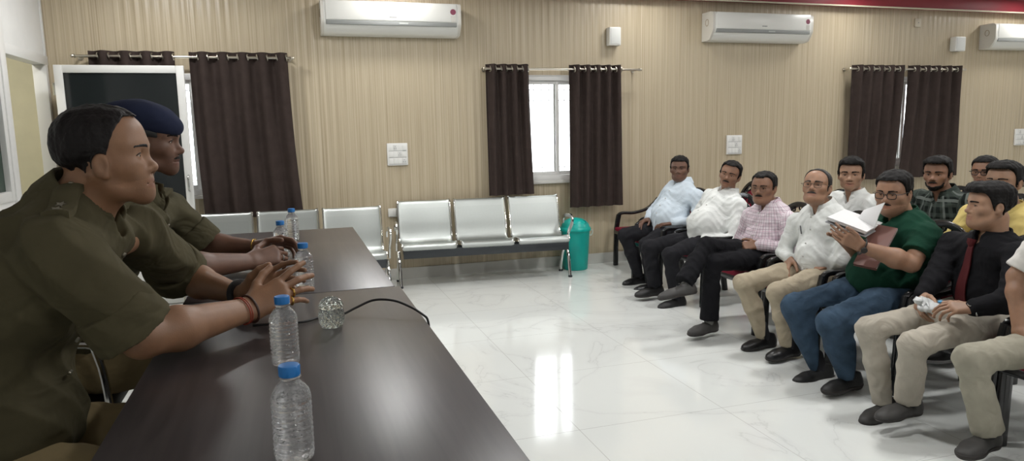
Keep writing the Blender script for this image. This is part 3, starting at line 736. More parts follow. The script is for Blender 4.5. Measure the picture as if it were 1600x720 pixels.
def epaulette(t, I, k, mat, metal, stars=1):
    """shoulder strap from the sleeve seam to the collar, with a metal badge"""
    org, sh, nk = I['org'], I['sh'][k], I['nk']; a = sh; b = lerp(sh, nk, .66); SV = I['SV']; pts = []
    d = nv(b - a); sd = nv(np.cross(d, (0, 0, 1)))
    for i in range(9):
        p = lerp(a, b, i / 8); m = np.hypot(SV[:, 0] - p[0], SV[:, 1] - p[1]) < .014; z = SV[m, 2].max() if m.any() else p[2] + .05
        pts.append((p[0], p[1], z))
    P_ = np.array(pts); P_[1:-1, 2] = (P_[:-2, 2] + P_[1:-1, 2] + P_[2:, 2]) / 3; n = len(P_); M = MB()
    def f(off): return lambda u, v: Vector(P_[min(n - 1, int(round(v * (n - 1))))] + sd * (u * 2 - 1) * .024 + A(0, 0, off - .004 * (u * 2 - 1) ** 2) - org)
    M.grid(f(.010), 6, n - 1); M.grid(f(-.004), 6, n - 1); vs = list(M.bm.verts); kk = 7 * n; ix = lambda i, j, s_: vs[s_ * kk + i * n + j]
    for i in range(6):
        for j in (0, n - 1): M.bm.faces.new((ix(i, j, 0), ix(i + 1, j, 0), ix(i + 1, j, 1), ix(i, j, 1)))
    for j in range(n - 1):
        for i in (0, 6): M.bm.faces.new((ix(i, j, 0), ix(i, j + 1, 0), ix(i, j + 1, 1), ix(i, j, 1)))
    e = M.build('epaulette', mat, t)
    for q in range(stars):
        p = P_[1 + 2 * q]; M = MB(); n_ = nv(np.cross(sd, d)); n_ = n_ if n_[2] > 0 else -n_
        poly = []
        for j in range(10): r = .011 if j % 2 == 0 else .005; poly.append((r * math.cos(PI * j / 5), r * math.sin(PI * j / 5)))
        Mx = Matrix([[sd[i], n_[i], d[i], p[i] + n_[i] * .0095 - org[i]] for i in range(3)] + [[0, 0, 0, 1]])
        M.prism(poly, -.001, .002, Mx); M.build('star_badge', metal, e)
    p = P_[-1]; M = MB(); M.lathe([(.005, 0), (.005, .002), (.002, .004)], 12, Matrix.Translation(Vector(p + A(0, 0, .009) - org))); M.build('button', metal, e)
    return e
def chest_bar(t, I, side, down, w, h, mats, name='ribbon_bar'):
    p = front(I, down, side) - I['org']; f, u, v = I['fw'], I['S'], I['ax']; o = None
    for i, (m_, x0, x1) in enumerate(mats):
        M = MB(); Mx = Matrix([[u[j], f[j], v[j], p[j]] for j in range(3)] + [[0, 0, 0, 1]]); M.box((x0 * w, .0, -h / 2), (x1 * w, .006, h / 2), .001, R=Mx); q = M.build(name if o is None else 'ribbon', m_, t if o is None else o); o = o or q
    return o
# ---------------------------------------------------------------- camera: 1.45 m up, turned 17 degrees from the long wall's normal, tipped down
def make_camera():
    f, cx, cy = 1103., 800., 360.
    Y = np.array([448 - cx, cy - 210, f]); X = np.array([4350 - cx, cy - 133, f]); Y /= np.linalg.norm(Y); X -= Y * (X @ Y); X /= np.linalg.norm(X)
    Z = np.cross(X, Y); Z = Z if Z[1] > 0 else -Z
    M = np.stack([X, Y, Z])                                        # world = M @ (right, up, forward)
    cam = bpy.data.cameras.new('camera'); cam.sensor_width = 36; cam.lens = 36 * f / 1600; cam.clip_start = .05
    o = bpy.data.objects.new('camera', cam); C.objects.link(o); r, u, w = M[:, 0], M[:, 1], M[:, 2]
    o.matrix_world = Matrix([[r[0], u[0], -w[0], 0], [r[1], u[1], -w[1], 0], [r[2], u[2], -w[2], 1.45], [0, 0, 0, 1]])
    bpy.context.scene.camera = o; return M
CM = make_camera()
def W(px, py, x=None, y=None, z=None):
    """the point of the room seen at a place in the photograph, on the plane x, y or z"""
    d = CM @ np.array([px - 800, 360 - py, 1103.]); c = np.array([0, 0, 1.45])
    t = (x - c[0]) / d[0] if x is not None else ((y - c[1]) / d[1] if y is not None else (z - c[2]) / d[2])
    return c + d * t
WY = 6.94; LX = -1.88; CZ = 2.94; RX = 11.2; BY = -2.6; DZ = .22
# ---------------------------------------------------------------- room materials
def wall_mat():
    m, N, L, b = new_mat('fluted_wall_panel'); b.inputs['Roughness'].default_value = .33; b.inputs['Specular IOR Level'].default_value = .5
    g = N.new('ShaderNodeNewGeometry'); mp = N.new('ShaderNodeMapping'); mp.inputs['Scale'].default_value = (80, 1, .5); L.new(g.outputs['Position'], mp.inputs['Vector'])
    n = N.new('ShaderNodeTexNoise'); n.inputs['Scale'].default_value = 1; n.inputs['Detail'].default_value = 4; n.inputs['Roughness'].default_value = .6; L.new(mp.outputs[0], n.inputs['Vector'])
    r = N.new('ShaderNodeValToRGB'); e = r.color_ramp.elements; e[0].position = .30; e[0].color = (.39, .315, .205, 1); e[1].position = .5; e[1].color = (.51, .43, .30, 1)
    q = r.color_ramp.elements.new(.68); q.color = (.575, .495, .36, 1)
    L.new(n.outputs['Fac'], r.inputs['Fac']); L.new(r.outputs['Color'], b.inputs['Base Color']); return m
def floor_mat():
    m, N, L, b = new_mat('white_marble_tile'); b.inputs['Roughness'].default_value = .09; b.inputs['Specular IOR Level'].default_value = .5
    g = N.new('ShaderNodeNewGeometry')
    w = N.new('ShaderNodeTexNoise'); w.inputs['Scale'].default_value = 1.1; w.inputs['Detail'].default_value = 6; w.inputs['Distortion'].default_value = 1.6; L.new(g.outputs['Position'], w.inputs['Vector'])
    vein = N.new('ShaderNodeMath'); vein.operation = 'SUBTRACT'; vein.inputs[1].default_value = .5; L.new(w.outputs['Fac'], vein.inputs[0])
    ab = N.new('ShaderNodeMath'); ab.operation = 'ABSOLUTE'; L.new(vein.outputs[0], ab.inputs[0])
    r = N.new('ShaderNodeValToRGB'); e = r.color_ramp.elements; e[0].position = 0; e[0].color = (.66, .68, .66, 1); e[1].position = .006; e[1].color = (.755, .775, .755, 1)
    q = e.new(.06); q.color = (.785, .81, .785, 1); L.new(ab.outputs[0], r.inputs['Fac'])
    br = N.new('ShaderNodeTexBrick'); br.offset = 0; br.inputs['Scale'].default_value = 1; br.inputs['Brick Width'].default_value = .8; br.inputs['Row Height'].default_value = .8
    br.inputs['Mortar Size'].default_value = .0016; br.inputs['Mortar Smooth'].default_value = .3
    mp = N.new('ShaderNodeMapping'); mp.inputs['Location'].default_value = (.33, .18, 0); L.new(g.outputs['Position'], mp.inputs['Vector']); L.new(mp.outputs[0], br.inputs['Vector'])
    x = N.new('ShaderNodeMix'); x.data_type = 'RGBA'; L.new(br.outputs['Fac'], x.inputs[0]); L.new(r.outputs['Color'], x.inputs[6]); x.inputs[7].default_value = (.5, .5, .48, 1); L.new(x.outputs[2], b.inputs['Base Color'])
    bp = N.new('ShaderNodeBump'); bp.inputs['Strength'].default_value = .25; bp.inputs['Distance'].default_value = .003; bp.invert = True; L.new(br.outputs['Fac'], bp.inputs['Height'])
    n2 = N.new('ShaderNodeTexNoise'); n2.inputs['Scale'].default_value = 1.6; L.new(g.outputs['Position'], n2.inputs['Vector'])
    b2 = N.new('ShaderNodeBump'); b2.inputs['Strength'].default_value = .02; b2.inputs['Distance'].default_value = .05; L.new(n2.outputs['Fac'], b2.inputs['Height']); L.new(bp.outputs['Normal'], b2.inputs['Normal']); L.new(b2.outputs['Normal'], b.inputs['Normal'])
    return m
M_WALL = wall_mat(); M_FLOOR = floor_mat()
M_ALU = plain('white_aluminium', (.72, .72, .70), .35); M_PAINT = plain('white_paint', (.72, .72, .70), .7, var=.03); M_CREAM = plain('cream_paint', (.66, .63, .48), .75, var=.04)
M_RED = plain('red_cornice', (.27, .025, .038), .5); M_CEIL = plain('grey_ceiling', (.50, .47, .47), .7)
M_BASE = plain('skirting_tile', (.62, .61, .57), .25, var=.08, vscale=3)
M_DARKGLASS = plain('dark_tinted_glass', (.012, .015, .016), .06, spec=.5); M_GREENGLASS = plain('green_tinted_glass', (.012, .035, .022), .08)
M_STEEL = plain('polished_steel', (.62, .62, .60), .2, 1.); M_ROD = plain('curtain_rod_steel', (.62, .58, .5), .28, 1.)
M_GLASS, _n, _l, _b = new_mat('window_glass'); _b.inputs['Transmission Weight'].default_value = 1; _b.inputs['Roughness'].default_value = 0; _b.inputs['IOR'].default_value = 1.02
M_GRILLE = plain('window_grille', (.6, .62, .64), .5)
M_ACW = plain('white_plastic', (.80, .80, .76), .28); M_ACG = plain('grey_plastic', (.27, .28, .27), .35); M_ACD = plain('dark_slot', (.05, .05, .055), .5)
M_MARK = plain('grey_mark', (.12, .12, .13), .5); M_STK = plain('sticker_maroon', (.25, .06, .10), .5); M_SWITCH = plain('switch_white', (.82, .82, .79), .3)
def frame(m, x0, x1, z0, z1, y0, y1, t, tb=None, bev=.003):
    tb = t if tb is None else tb
    m.box((x0, y0, z0), (x0 + t, y1, z1), bev); m.box((x1 - t, y0, z0), (x1, y1, z1), bev)
    m.box((x0 + t, y0 + .001, z0), (x1 - t, y1 - .001, z0 + tb), bev); m.box((x0 + t, y0 + .001, z1 - t), (x1 - t, y1 - .001, z1), bev); return m
def struct(name, mb, mat): return tag(mb.build(name, mat), kind='structure')
# far wall: fluted panels, real ridges, open at the three windows
WIN = [(-1.55, -.05, .92, 2.0), (2.0, 3.28, .92, 2.0), (6.5, 7.95, .92, 2.0)]
def fluted():
    bm = bmesh.new(); per = .076; n = 6; xs = list(np.arange(LX, RX, per / n)) + [RX]
    for a, b, _, _ in WIN: xs += [a, b]
    xs = sorted(set(round(float(x), 4) for x in xs))
    def yy(x): 
        t = (x / per) % 1.; return WY - .006 * (1 - abs(2 * t - 1) ** 2.2)
    for x0, x1 in zip(xs, xs[1:]):
        spans = [(.0, CZ + .02)]
        for a, b, z0, z1 in WIN:
            if x0 >= a - 1e-4 and x1 <= b + 1e-4: spans = [(0., z0), (z1, CZ + .02)]
        for z0, z1 in spans:
            v = [bm.verts.new(p) for p in ((x0, yy(x0), z0), (x1, yy(x1), z0), (x1, yy(x1), z1), (x0, yy(x0), z1))]; bm.faces.new(v)
    bmesh.ops.remove_doubles(bm, verts=list(bm.verts), dist=1e-5)
    M = MB(); M.bm.free(); M.bm = bm
    # masonry behind the panels
    def seg(x0, x1, z0, z1): M.box((x0, WY + .012, z0), (x1, WY + .2, z1))
    e = LX - .1
    for a, b, z0, z1 in WIN:
        seg(e, a, 0, CZ + .02); seg(a, b, 0, z0); seg(a, b, z1, CZ + .02); e = b
    seg(e, RX, 0, CZ + .02)
    return struct('wall_far', M, M_WALL)
fluted()
struct('floor', MB().box((LX - 1.6, BY, -.1), (RX, WY + 1.2, 0)), M_FLOOR)
struct('ceiling', MB().box((LX - .12, BY, CZ), (RX + .1, WY + .2, CZ + .1)), M_CEIL)
struct('wall_right', MB().box((RX, BY, 0), (RX + .1, WY + .2, CZ)), M_PAINT)
struct('wall_near', MB().box((LX - .1, BY - .1, 0), (RX + .1, BY, CZ)), M_PAINT)
struct('baseboard_far', MB().box((LX, WY - .022, 0), (RX, WY - .006, .11), .002), M_BASE)
m = MB(); m.box((LX, WY - .13, CZ - .15), (RX, WY - .004, CZ), .004); struct('trim_1', m, M_RED)
m = MB(); m.box((LX, WY - .15, CZ - .165), (RX, WY - .12, CZ - .15), .003); struct('trim_2', m, M_CREAM)
# left wall: white upper panel, door opening at the corner, glazed partition nearer the camera
m = MB(); m.box((LX - .08, 5.95, 2.13), (LX, WY, CZ)); m.box((LX - .08, BY, 2.36), (LX, 5.95, CZ)); m.box((LX - .08, BY, 0), (LX, 5.86, 1.02)); m.box((LX - .08, BY, 1.02), (LX, 4.2, 2.36)); struct('wall_left', m, M_PAINT)
m = MB(); m.box((LX - .09, 5.9, 2.06), (LX + .012, WY, 2.135), .004); m.box((LX - .1, 5.86, 0), (LX + .02, 5.96, 2.9), .006); m.box((LX - .03, WY - .05, 2.13), (LX + .01, WY - .012, CZ), .003); m.box((LX - .09, WY - .07, 0), (LX + .01, WY - .012, 2.08), .004); struct('trim_3', m, M_ALU)
w0 = tag(bpy.data.objects.new('window_4', None), kind='structure'); C.objects.link(w0)
m = MB(); m.box((LX - .06, 4.2, 1.02), (LX + .01, 4.26, 2.36), .004); m.box((LX - .06, 5.8, 1.02), (LX + .01, 5.86, 2.36), .004); m.box((LX - .059, 4.26, 1.02), (LX + .009, 5.8, 1.09), .004); m.box((LX - .059, 4.26, 2.3), (LX + .009, 5.8, 2.36), .004); m.build('window_frame', M_ALU, w0)
MB().box((LX - .035, 4.26, 1.09), (LX - .027, 5.8, 2.3)).build('pane', M_GREENGLASS, w0)
# passage behind the door opening
m = MB(); m.box((LX - 1.6, WY + .55, 0), (LX - .0, WY + .65, 2.7)); m.box((LX - 1.7, 4.5, 0), (LX - 1.6, WY + .65, 2.7)); m.box((LX - 1.6, 4.4, 0), (LX - .08, 4.5, 2.7)); m.box((LX - .14, WY + .2, 0), (LX - .04, WY + .6, 2.7)); struct('wall_passage', m, M_CREAM)
m = MB(); m.box((LX - 1.7, 4.4, 2.7), (LX - .08, WY + .65, 2.78)); struct('ceiling_passage', m, M_PAINT)
# windows
M_REVEAL = M_ALU
for i, (a, b, z0, z1) in enumerate(WIN):
    w = tag(bpy.data.objects.new('window_%d' % (i + 1), None), kind='structure'); C.objects.link(w)
    m = MB(); t = .055
    frame(m, a, b, z0, z1, WY - .02, WY + .07, t)
    m.build('window_frame', M_ALU, w)
    mid = (a + b) / 2 + (.02 if i != 1 else .05); 
    for x0, x1, yy in ((a + t, mid + .025, WY + .01), (mid - .025, b - t, WY + .035)):
        m = MB(); s = .038
        frame(m, x0, x1, z0 + t, z1 - t, yy, yy + .022, s)
        sash = m.build('sash', M_ALU, w)
        MB().box((x0 + s, yy + .009, z0 + t + s), (x1 - s, yy + .013, z1 - t - s)).build('pane', M_GLASS, sash)
    m = MB(); x = a + .06
    while x < b: m.box((x - .003, WY + .14, z0), (x + .003, WY + .15, z1)); x += .085
    for z in (z0 + .13, z1 - .25, z1 - .14): m.box((a, WY + .135, z - .004), (b, WY + .155, z + .004))
    m.build('grille', M_GRILLE, w)
    m = MB(); m.box((a - .01, WY - .045, z0 - .03), (b + .01, WY + .02, z0), .004); m.build('window_sill', M_BASE, w)
# open door leaf folded back in front of the first window
d = tag(bpy.data.objects.new('door_1', None), kind='structure'); C.objects.link(d); dy = 6.66
TL = W(83, 99, y=dy); TR = W(287, 105, y=dy)
x0, x1, zt = TL[0], TR[0], (TL[2] + TR[2]) / 2; zg = W(270, 315, y=dy)[2]
m = MB(); s = .062
frame(m, x0, x1, .01, zt, dy - .02, dy + .02, s, .11, .004); m.box((x0 + s, dy - .019, zg - .075), (x1 - s, dy + .019, zg), .004)
m.build('door_frame', M_ALU, d)
MB().box((x0 + s, dy - .004, zg), (x1 - s, dy + .004, zt - s)).build('pane', M_DARKGLASS, d)
MB().box((x0 + s, dy - .008, .12), (x1 - s, dy + .008, zg - .075)).build('panel', M_PAINT, d)
m = MB(); m.tube(smooth_path([(x1 - .03, dy - .022, .98), (x1 - .03, dy - .06, 1.0), (x1 - .03, dy - .06, 1.1), (x1 - .03, dy - .022, 1.12)], 4), .008, 8); m.build('door_handle', M_STEEL, d)
for zz in (.25, 1.05, 1.85): 
    m = MB(); m.tube([(x0 - .012, dy, zz - .05), (x0 - .012, dy, zz + .05)], .011, 10); m.build('hinge', M_STEEL, d)
# ---------------------------------------------------------------- curtains and rods
M_CURT = cloth('brown_curtain', (.045, .032, .028), .35, .8, .12, 5)
def curtain(x0, x1, zr, zb, n, lab, flare=(0, 0), ry=6.80, ph=0., group=None, dip=0.):
    t = thing('curtain', lab, 'curtain', (0, 0, 0), group=group); t.location = ((x0 + x1) / 2, ry, zb); o = np.array(t.location)
    zt = zr + .045
    def mid(u, v):
        x = x0 + (x1 - x0) * u; f = v ** 1.8
        x += (flare[0] * (1 - u) + flare[1] * u) * f
        a = 2 * PI * n * u + ph; am = .036 * (1 - .35 * v) + .006 * math.sin(9 * u + 5 * v)
        y = ry - .008 * 0 + am * math.sin(a + .5 * v * math.sin(5 * u)) - .012 * v
        y = y - .25 * am * math.sin(2 * a) * v
        z = zt + (zb + dip * math.sin(2.2 * u + 1) - zt) * v
        return np.array((x, y, z))
    m = MB(); nu, nw = n * 14, 26
    th = .004
    def sheet(sg):
        def f(u, v):
            p = mid(u, v); q = mid(min(u + .004, 1), v) - mid(max(u - .004, 0), v); nn = np.array((-q[1], q[0], 0)); nn /= np.linalg.norm(nn) + 1e-9
            return Vector(p + nn * sg * th / 2 - o)
        return f
    m.grid(sheet(1), nu, nw); m.grid(sheet(-1), nu, nw)
    # close the four edges
    vs = list(m.bm.verts); k = (nu + 1) * (nw + 1); idx = lambda i, j, s: vs[s * k + i * (nw + 1) + j]
    for i in range(nu):
        for j in (0, nw): m.bm.faces.new((idx(i, j, 0), idx(i + 1, j, 0), idx(i + 1, j, 1), idx(i, j, 1)))
    for j in range(nw):
        for i in (0, nu): m.bm.faces.new((idx(i, j, 0), idx(i, j + 1, 0), idx(i, j + 1, 1), idx(i, j, 1)))
    m.build('fabric', M_CURT, t, 60)
    # steel eyelets where the cloth crosses the rod
    for c in range(2 * n):
        u = (c * PI - ph) / (2 * PI * n)
        while u < .01: u += 1
        if u >= .99: continue
        p = mid(u, 0); mm = MB(); rr = .026
        ring = [Vector((p[0] - o[0] + .004 * math.sin(a * 2), ry - o[1] + rr * math.cos(a), zr - o[2] + rr * math.sin(a))) for a in [2 * PI * i / 20 for i in range(20)]]
        mm.tube(ring, .006, 8, closed=True); mm.build('eyelet', M_ROD, t)
    return t
def rod(x0, x1, zr, lab, ry=6.80):
    t = thing('curtain_rod', lab, 'curtain rod', ((x0 + x1) / 2, ry, zr)); o = t.location
    m = MB(); m.tube([(x0 - o[0], 0, 0), (x1 - o[0], 0, 0)], .0115, 14); m.build('pole', M_ROD, t)
    for x, s in ((x0, -1), (x1, 1)):
        m = MB(); m.lathe([(.0115, 0), (.017, .004), (.017, .012), (.012, .016), (.016, .026), (.010, .036), (.003, .039)], 16, Matrix.Translation((x - o[0], 0, 0)) @ Matrix.Rotation(s * PI / 2, 4, 'Y')); m.build('finial', M_ROD, t)
        xb = x - o[0] - s * .006
        m = MB(); m.tube([(xb, 0, 0), (xb, WY - ry - .01, 0)], .008, 8); m.lathe([(.022, 0), (.022, .008)], 14, Matrix.Translation((xb, WY - ry - .01, 0)) @ Matrix.Rotation(PI / 2, 4, 'X')); m.build('bracket', M_ROD, t)
    return t
RY = 6.80
za = W(285, 89, y=RY)[2]; zb_ = W(880, 108, y=RY)[2]; zc = W(1420, 108, y=RY)[2]
def X(px, py=100): return float(W(px, py, y=RY)[0])
rod(X(118, 85), X(453, 92), za, 'steel curtain rod above the open glass door leaf')
rod(X(760, 107), X(998, 109), zb_, 'steel curtain rod above the bright uncovered window')
rod(X(1331, 108), X(1506, 108), zc, 'steel curtain rod behind the seated audience')
curtain(X(137, 85), X(272, 88), za, .95, 4, 'dark brown curtain mostly hidden behind the open door leaf', group=None, ph=.3)
curtain(X(295, 90), X(449, 92), za, W(380, 335, y=RY)[2], 5, 'dark brown curtain above the steel bench behind the officers', flare=(.03, .055), ph=.4, dip=-.03)
curtain(X(760, 108), X(827, 108), zb_, W(795, 309, y=RY)[2] + .03, 4, 'narrow dark brown curtain left of the bright window', flare=(.0, .03), ph=1.)
curtain(X(890, 108), X(971, 108), zb_, W(930, 322, y=RY)[2], 5, 'dark brown curtain between the bright window and the seated men', flare=(-.01, .01), ph=.4)
curtain(X(1333, 108), X(1414, 108), zc, .78, 5, 'dark brown curtain behind the man in green, left half of the closed pair', flare=(-.03, -.10), ph=.6)
curtain(X(1420, 108), X(1503, 108), zc, .78, 5, 'dark brown curtain behind the bearded man, right half of the closed pair', flare=(-.08, .0), ph=.2)
# ---------------------------------------------------------------- air conditioners
def ac(cx, z0, lab):
    t = thing('air_conditioner', lab, 'air conditioner', (cx, WY - .01, z0), group='split air conditioners'); w, h, dp = 1.26, .30, .215
    prof = [(0, .0), (-.10, .0), (-.15, .012), (-.195, .075), (-.21, .10), (-dp, .12), (-dp, h - .03), (-dp + .02, h - .008), (-.16, h), (0, h)]
    R = Matrix.Rotation(PI / 2, 4, 'Z')
    m = MB(); m.prism([(-y, z) for y, z in prof], -w / 2 + .012, w / 2 - .012, Matrix.Rotation(-PI / 2, 4, 'Z') @ Matrix()); m.build('body', M_ACW, t, 50)
    for s in (-1, 1):
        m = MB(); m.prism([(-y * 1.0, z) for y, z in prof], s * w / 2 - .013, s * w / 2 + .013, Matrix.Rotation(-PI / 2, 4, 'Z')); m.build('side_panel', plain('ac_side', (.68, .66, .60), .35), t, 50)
    MB().box((-w / 2 + .03, -dp - .006, .122), (w / 2 - .03, -dp + .002, h - .012), .003).build('front_panel', M_ACW, t)
    MB().box((-w / 2 + .03, -dp - .002, .080), (w / 2 - .03, -dp + .03, .119), .004).build('grey_strip', M_ACG, t)
    m = MB(); m.box((-w / 2 + .05, -.012, -.004), (w / 2 - .05, .012, .004), .003, R=Matrix.Translation((0, -.165, .05)) @ Matrix.Rotation(math.radians(-58), 4, 'X') @ Matrix.Scale(2.6, 4, (0, 1, 0))); lv = m.build('louver', M_ACW, t)
    m = MB(); m.box((-w / 2 + .05, -.168, .058), (w / 2 - .05, -.155, .066)); m.build('outlet_slot', M_ACD, t)
    # maker's small mark, display window and rating sticker
    m = MB()
    for k in range(5): m.box((-.03 + k * .013, -dp - .0075, .148), (-.021 + k * .013, -dp - .005, .157), .001)
    m.build('badge', M_MARK, t)
    MB().box((.055, -dp - .004, .092), (.14, -dp + .004, .108), .001).build('display', plain('ac_display', (.5, .52, .5), .2), t)
    m = MB(); Mx = Matrix.Translation((w / 2 - .065, -dp - .0055, h - .085)) @ Matrix.Rotation(PI / 2, 4, 'X'); m.lathe([(.027, 0), (.027, .0015)], 24, Mx); st = m.build('rating_sticker', M_STK, t)
    m = MB(); m.box((w / 2 - .085, -dp - .0075, h - .175), (w / 2 - .045, -dp - .0055, h - .12)); m.build('label_panel', plain('ac_label', (.62, .60, .55), .5), st)
    m = MB(); m.tube([(-w / 2 - .014, -.10 + .028 * math.cos(a), .19 + .035 * math.sin(a)) for a in [2 * PI * k / 18 for k in range(18)]], .004, 6, closed=True); m.build('pipe_cover', plain('ac_ring', (.4, .34, .24), .5), t)
    return t
a1 = W(503, 54, y=6.74); a1r = W(720, 58, y=6.74); ac((a1[0] + a1r[0]) / 2, W(605, 56, y=6.82)[2], 'white split air conditioner above the officers\' end, nearest the left windows')
a2 = W(1113, 60, y=6.72); a2r = W(1270, 60, y=6.72); ac((a2[0] + a2r[0]) / 2, W(1180, 66, y=6.85)[2], 'white split air conditioner on the middle of the fluted wall')
a3 = W(1556, 60, y=6.72); ac(a3[0] + .63, W(1560, 77, y=6.85)[2], 'white split air conditioner cut off by the photo edge')
# small white wall speakers
def wall_box(px, lab, sz):
    p = W(px[0], px[1], y=WY - .09); q = W(px[2], px[3], y=WY - .09); w, h = q[0] - p[0], p[2] - q[2]; w *= sz
    t = thing('wall_speaker', lab, 'speaker', ((p[0] + q[0]) / 2, WY - .012, q[2])); 
    MB().box((-w / 2, -.085, 0), (w / 2, 0, h), .008).build('cabinet', M_ACW, t)
    MB().box((-w / 2 + .012, -.09, .012), (w / 2 - .012, -.084, h - .012), .004).build('grille', plain('speaker_grille', (.70, .71, .68), .6, bump=.5, bscale=300), t)
    MB().box((-.02, -.0862, .018), (.02, -.0895, .026)).build('badge', M_MARK, t)
wall_box((952, 42, 970, 71), 'small white wall speaker above the uncovered window', 1.)
wall_box((1492, 57, 1509, 80), 'small white wall speaker next to the cut-off air conditioner', .85)
tb = W(1432, 36, y=WY); t = thing('junction_box', 'small cream junction box high on the fluted wall', 'junction box', (tb[0], WY - .008, tb[2] - .05)); MB().box((-.045, -.02, 0), (.045, 0, .10), .006).build('cover', plain('box_cream', (.62, .56, .44), .4), t); m = MB(); m.lathe([(.006, 0), (.006, .003)], 10, Matrix.Translation((0, -.02, .05)) @ Matrix.Rotation(PI / 2, 4, 'X')); m.build('screw', M_STEEL, t)  # small cream junction box: a plain cover with one screw
# switch boards
def switch_board(px, lab, rows=3, cols=4):
    p = W(px[0], px[1], y=WY - .02); w, h = px[2], px[3]
    t = thing('switch_board', lab, 'switch board', (p[0], WY - .008, p[2] - h / 2))
    MB().box((-w / 2, -.022, 0), (w / 2, 0, h), .006).build('plate', M_SWITCH, t)
    for r in range(rows):
        z0 = h * (.08 + .3 * r) if rows == 3 else h * .2; z1 = z0 + (h * .24 if rows == 3 else h * .6)
        for c in range(cols):
            x0 = -w * .42 + c * w * .84 / cols
            if (r + c) % 4 == 3:
                k = MB(); k.box((x0 + .003, -.0245, z0), (x0 + w * .84 / cols - .003, -.021, z1), .0015); so = k.build('socket', plain('socket_face', (.7, .7, .68), .35), t)
                k = MB(); zc_, xc = (z0 + z1) / 2, x0 + w * .42 / cols
                for dx, dz in ((0, .01), (-.008, -.006), (.008, -.006)): k.lathe([(.003, 0), (.003, .0012)], 8, Matrix.Translation((xc + dx, -.0245, zc_ + dz)) @ Matrix.Rotation(PI / 2, 4, 'X'))
                k.build('pin_hole', M_ACD, so)
            else:
                k = MB(); k.box((x0 + .003, -.026, z0), (x0 + w * .84 / cols - .003, -.021, z1), .002, R=Matrix.Rotation(.02 * ((r + c) % 2 * 2 - 1), 4, 'X')); k.build('switch', M_SWITCH, t)
    m = MB()
    for r in range(rows): 
        z0 = h * (.055 + .3 * r); m.box((-w * .43, -.0228, z0 - .0012), (w * .43, -.0215, z0 + .0012))
    m.build('groove', M_MARK, t)
switch_board((621, 241, .20, .215), 'white switch board above the gap between the benches')
switch_board((1147, 226, .20, .215), 'white switch board above the man leaning back in white')
switch_board((1594, 214, .20, .215), 'white switch board at the right photo edge')
switch_board((617, 332, .13, .085), 'small white wall socket beside the right bench', 1, 3)
# ---------------------------------------------------------------- low platform under the officers' tables
struct('floor_platform', MB().box((LX + .02, -.4, 0), (.10, 4.1, DZ), .004), M_FLOOR)
# ---------------------------------------------------------------- tables
def wood_mat():
    m, N, L, b = new_mat('dark_wenge_laminate'); b.inputs['Roughness'].default_value = .34; b.inputs['Specular IOR Level'].default_value = .55
    tc = N.new('ShaderNodeTexCoord'); mp = N.new('ShaderNodeMapping'); mp.inputs['Scale'].default_value = (38, 2.2, 20); L.new(tc.outputs['Object'], mp.inputs['Vector'])
    n = N.new('ShaderNodeTexNoise'); n.inputs['Scale'].default_value = 1; n.inputs['Detail'].default_value = 5; n.inputs['Distortion'].default_value = .6; L.new(mp.outputs[0], n.inputs['Vector'])
    r = N.new('ShaderNodeValToRGB'); e = r.color_ramp.elements; e[0].position = .35; e[0].color = (.034, .028, .029, 1); e[1].position = .7; e[1].color = (.060, .050, .050, 1); L.new(n.outputs['Fac'], r.inputs['Fac']); L.new(r.outputs['Color'], b.inputs['Base Color'])
    bp = N.new('ShaderNodeBump'); bp.inputs['Strength'].default_value = .04; bp.inputs['Distance'].default_value = .002; L.new(n.outputs['Fac'], bp.inputs['Height']); L.new(bp.outputs['Normal'], b.inputs['Normal'])
    return m
M_WOOD = wood_mat(); M_EDGE = plain('edge_band', (.03, .022, .02), .4)
TZ = .97
def table(x0, x1, y0, y1, lab):
    t = thing('office_table', lab, 'table', ((x0 + x1) / 2, (y0 + y1) / 2, DZ), group=None); w, l = (x1 - x0) / 2, (y1 - y0) / 2; h = TZ - DZ
    top = MB().box((-w, -l, h - .027), (w, l, h), .003).build('tabletop', M_WOOD, t)
    MB().box((-w - .0006, -l - .0006, h - .023), (w + .0006, l + .0006, h - .004)).build('edge_band', M_EDGE, top)
    for s in (-1, 1): MB().box((-w + .04, s * (l - .04) - .0125, 0), (w - .02, s * (l - .04) + .0125, h - .0275), .002).build('leg_panel', M_WOOD, t)
    MB().box((w - .075, -l + .055, .08), (w - .057, l - .055, h - .0275), .002).build('modesty_panel', M_WOOD, t)
    for s in (-1, 1):
        for q in (-1, 1):
            m = MB(); m.lathe([(.016, -.0), (.016, .0005)], 10, Matrix.Translation((q * (w - .12), s * (l - .04), .0))); m.build('foot_glide', M_STEEL, t)
    return t
table(-.312, .312, .70, 2.190, 'near dark laminate table with the glass jar and nearest bottles')
table(-.318, .297, 2.196, 3.70, 'far dark laminate table beyond the seam, in front of the capped officer')
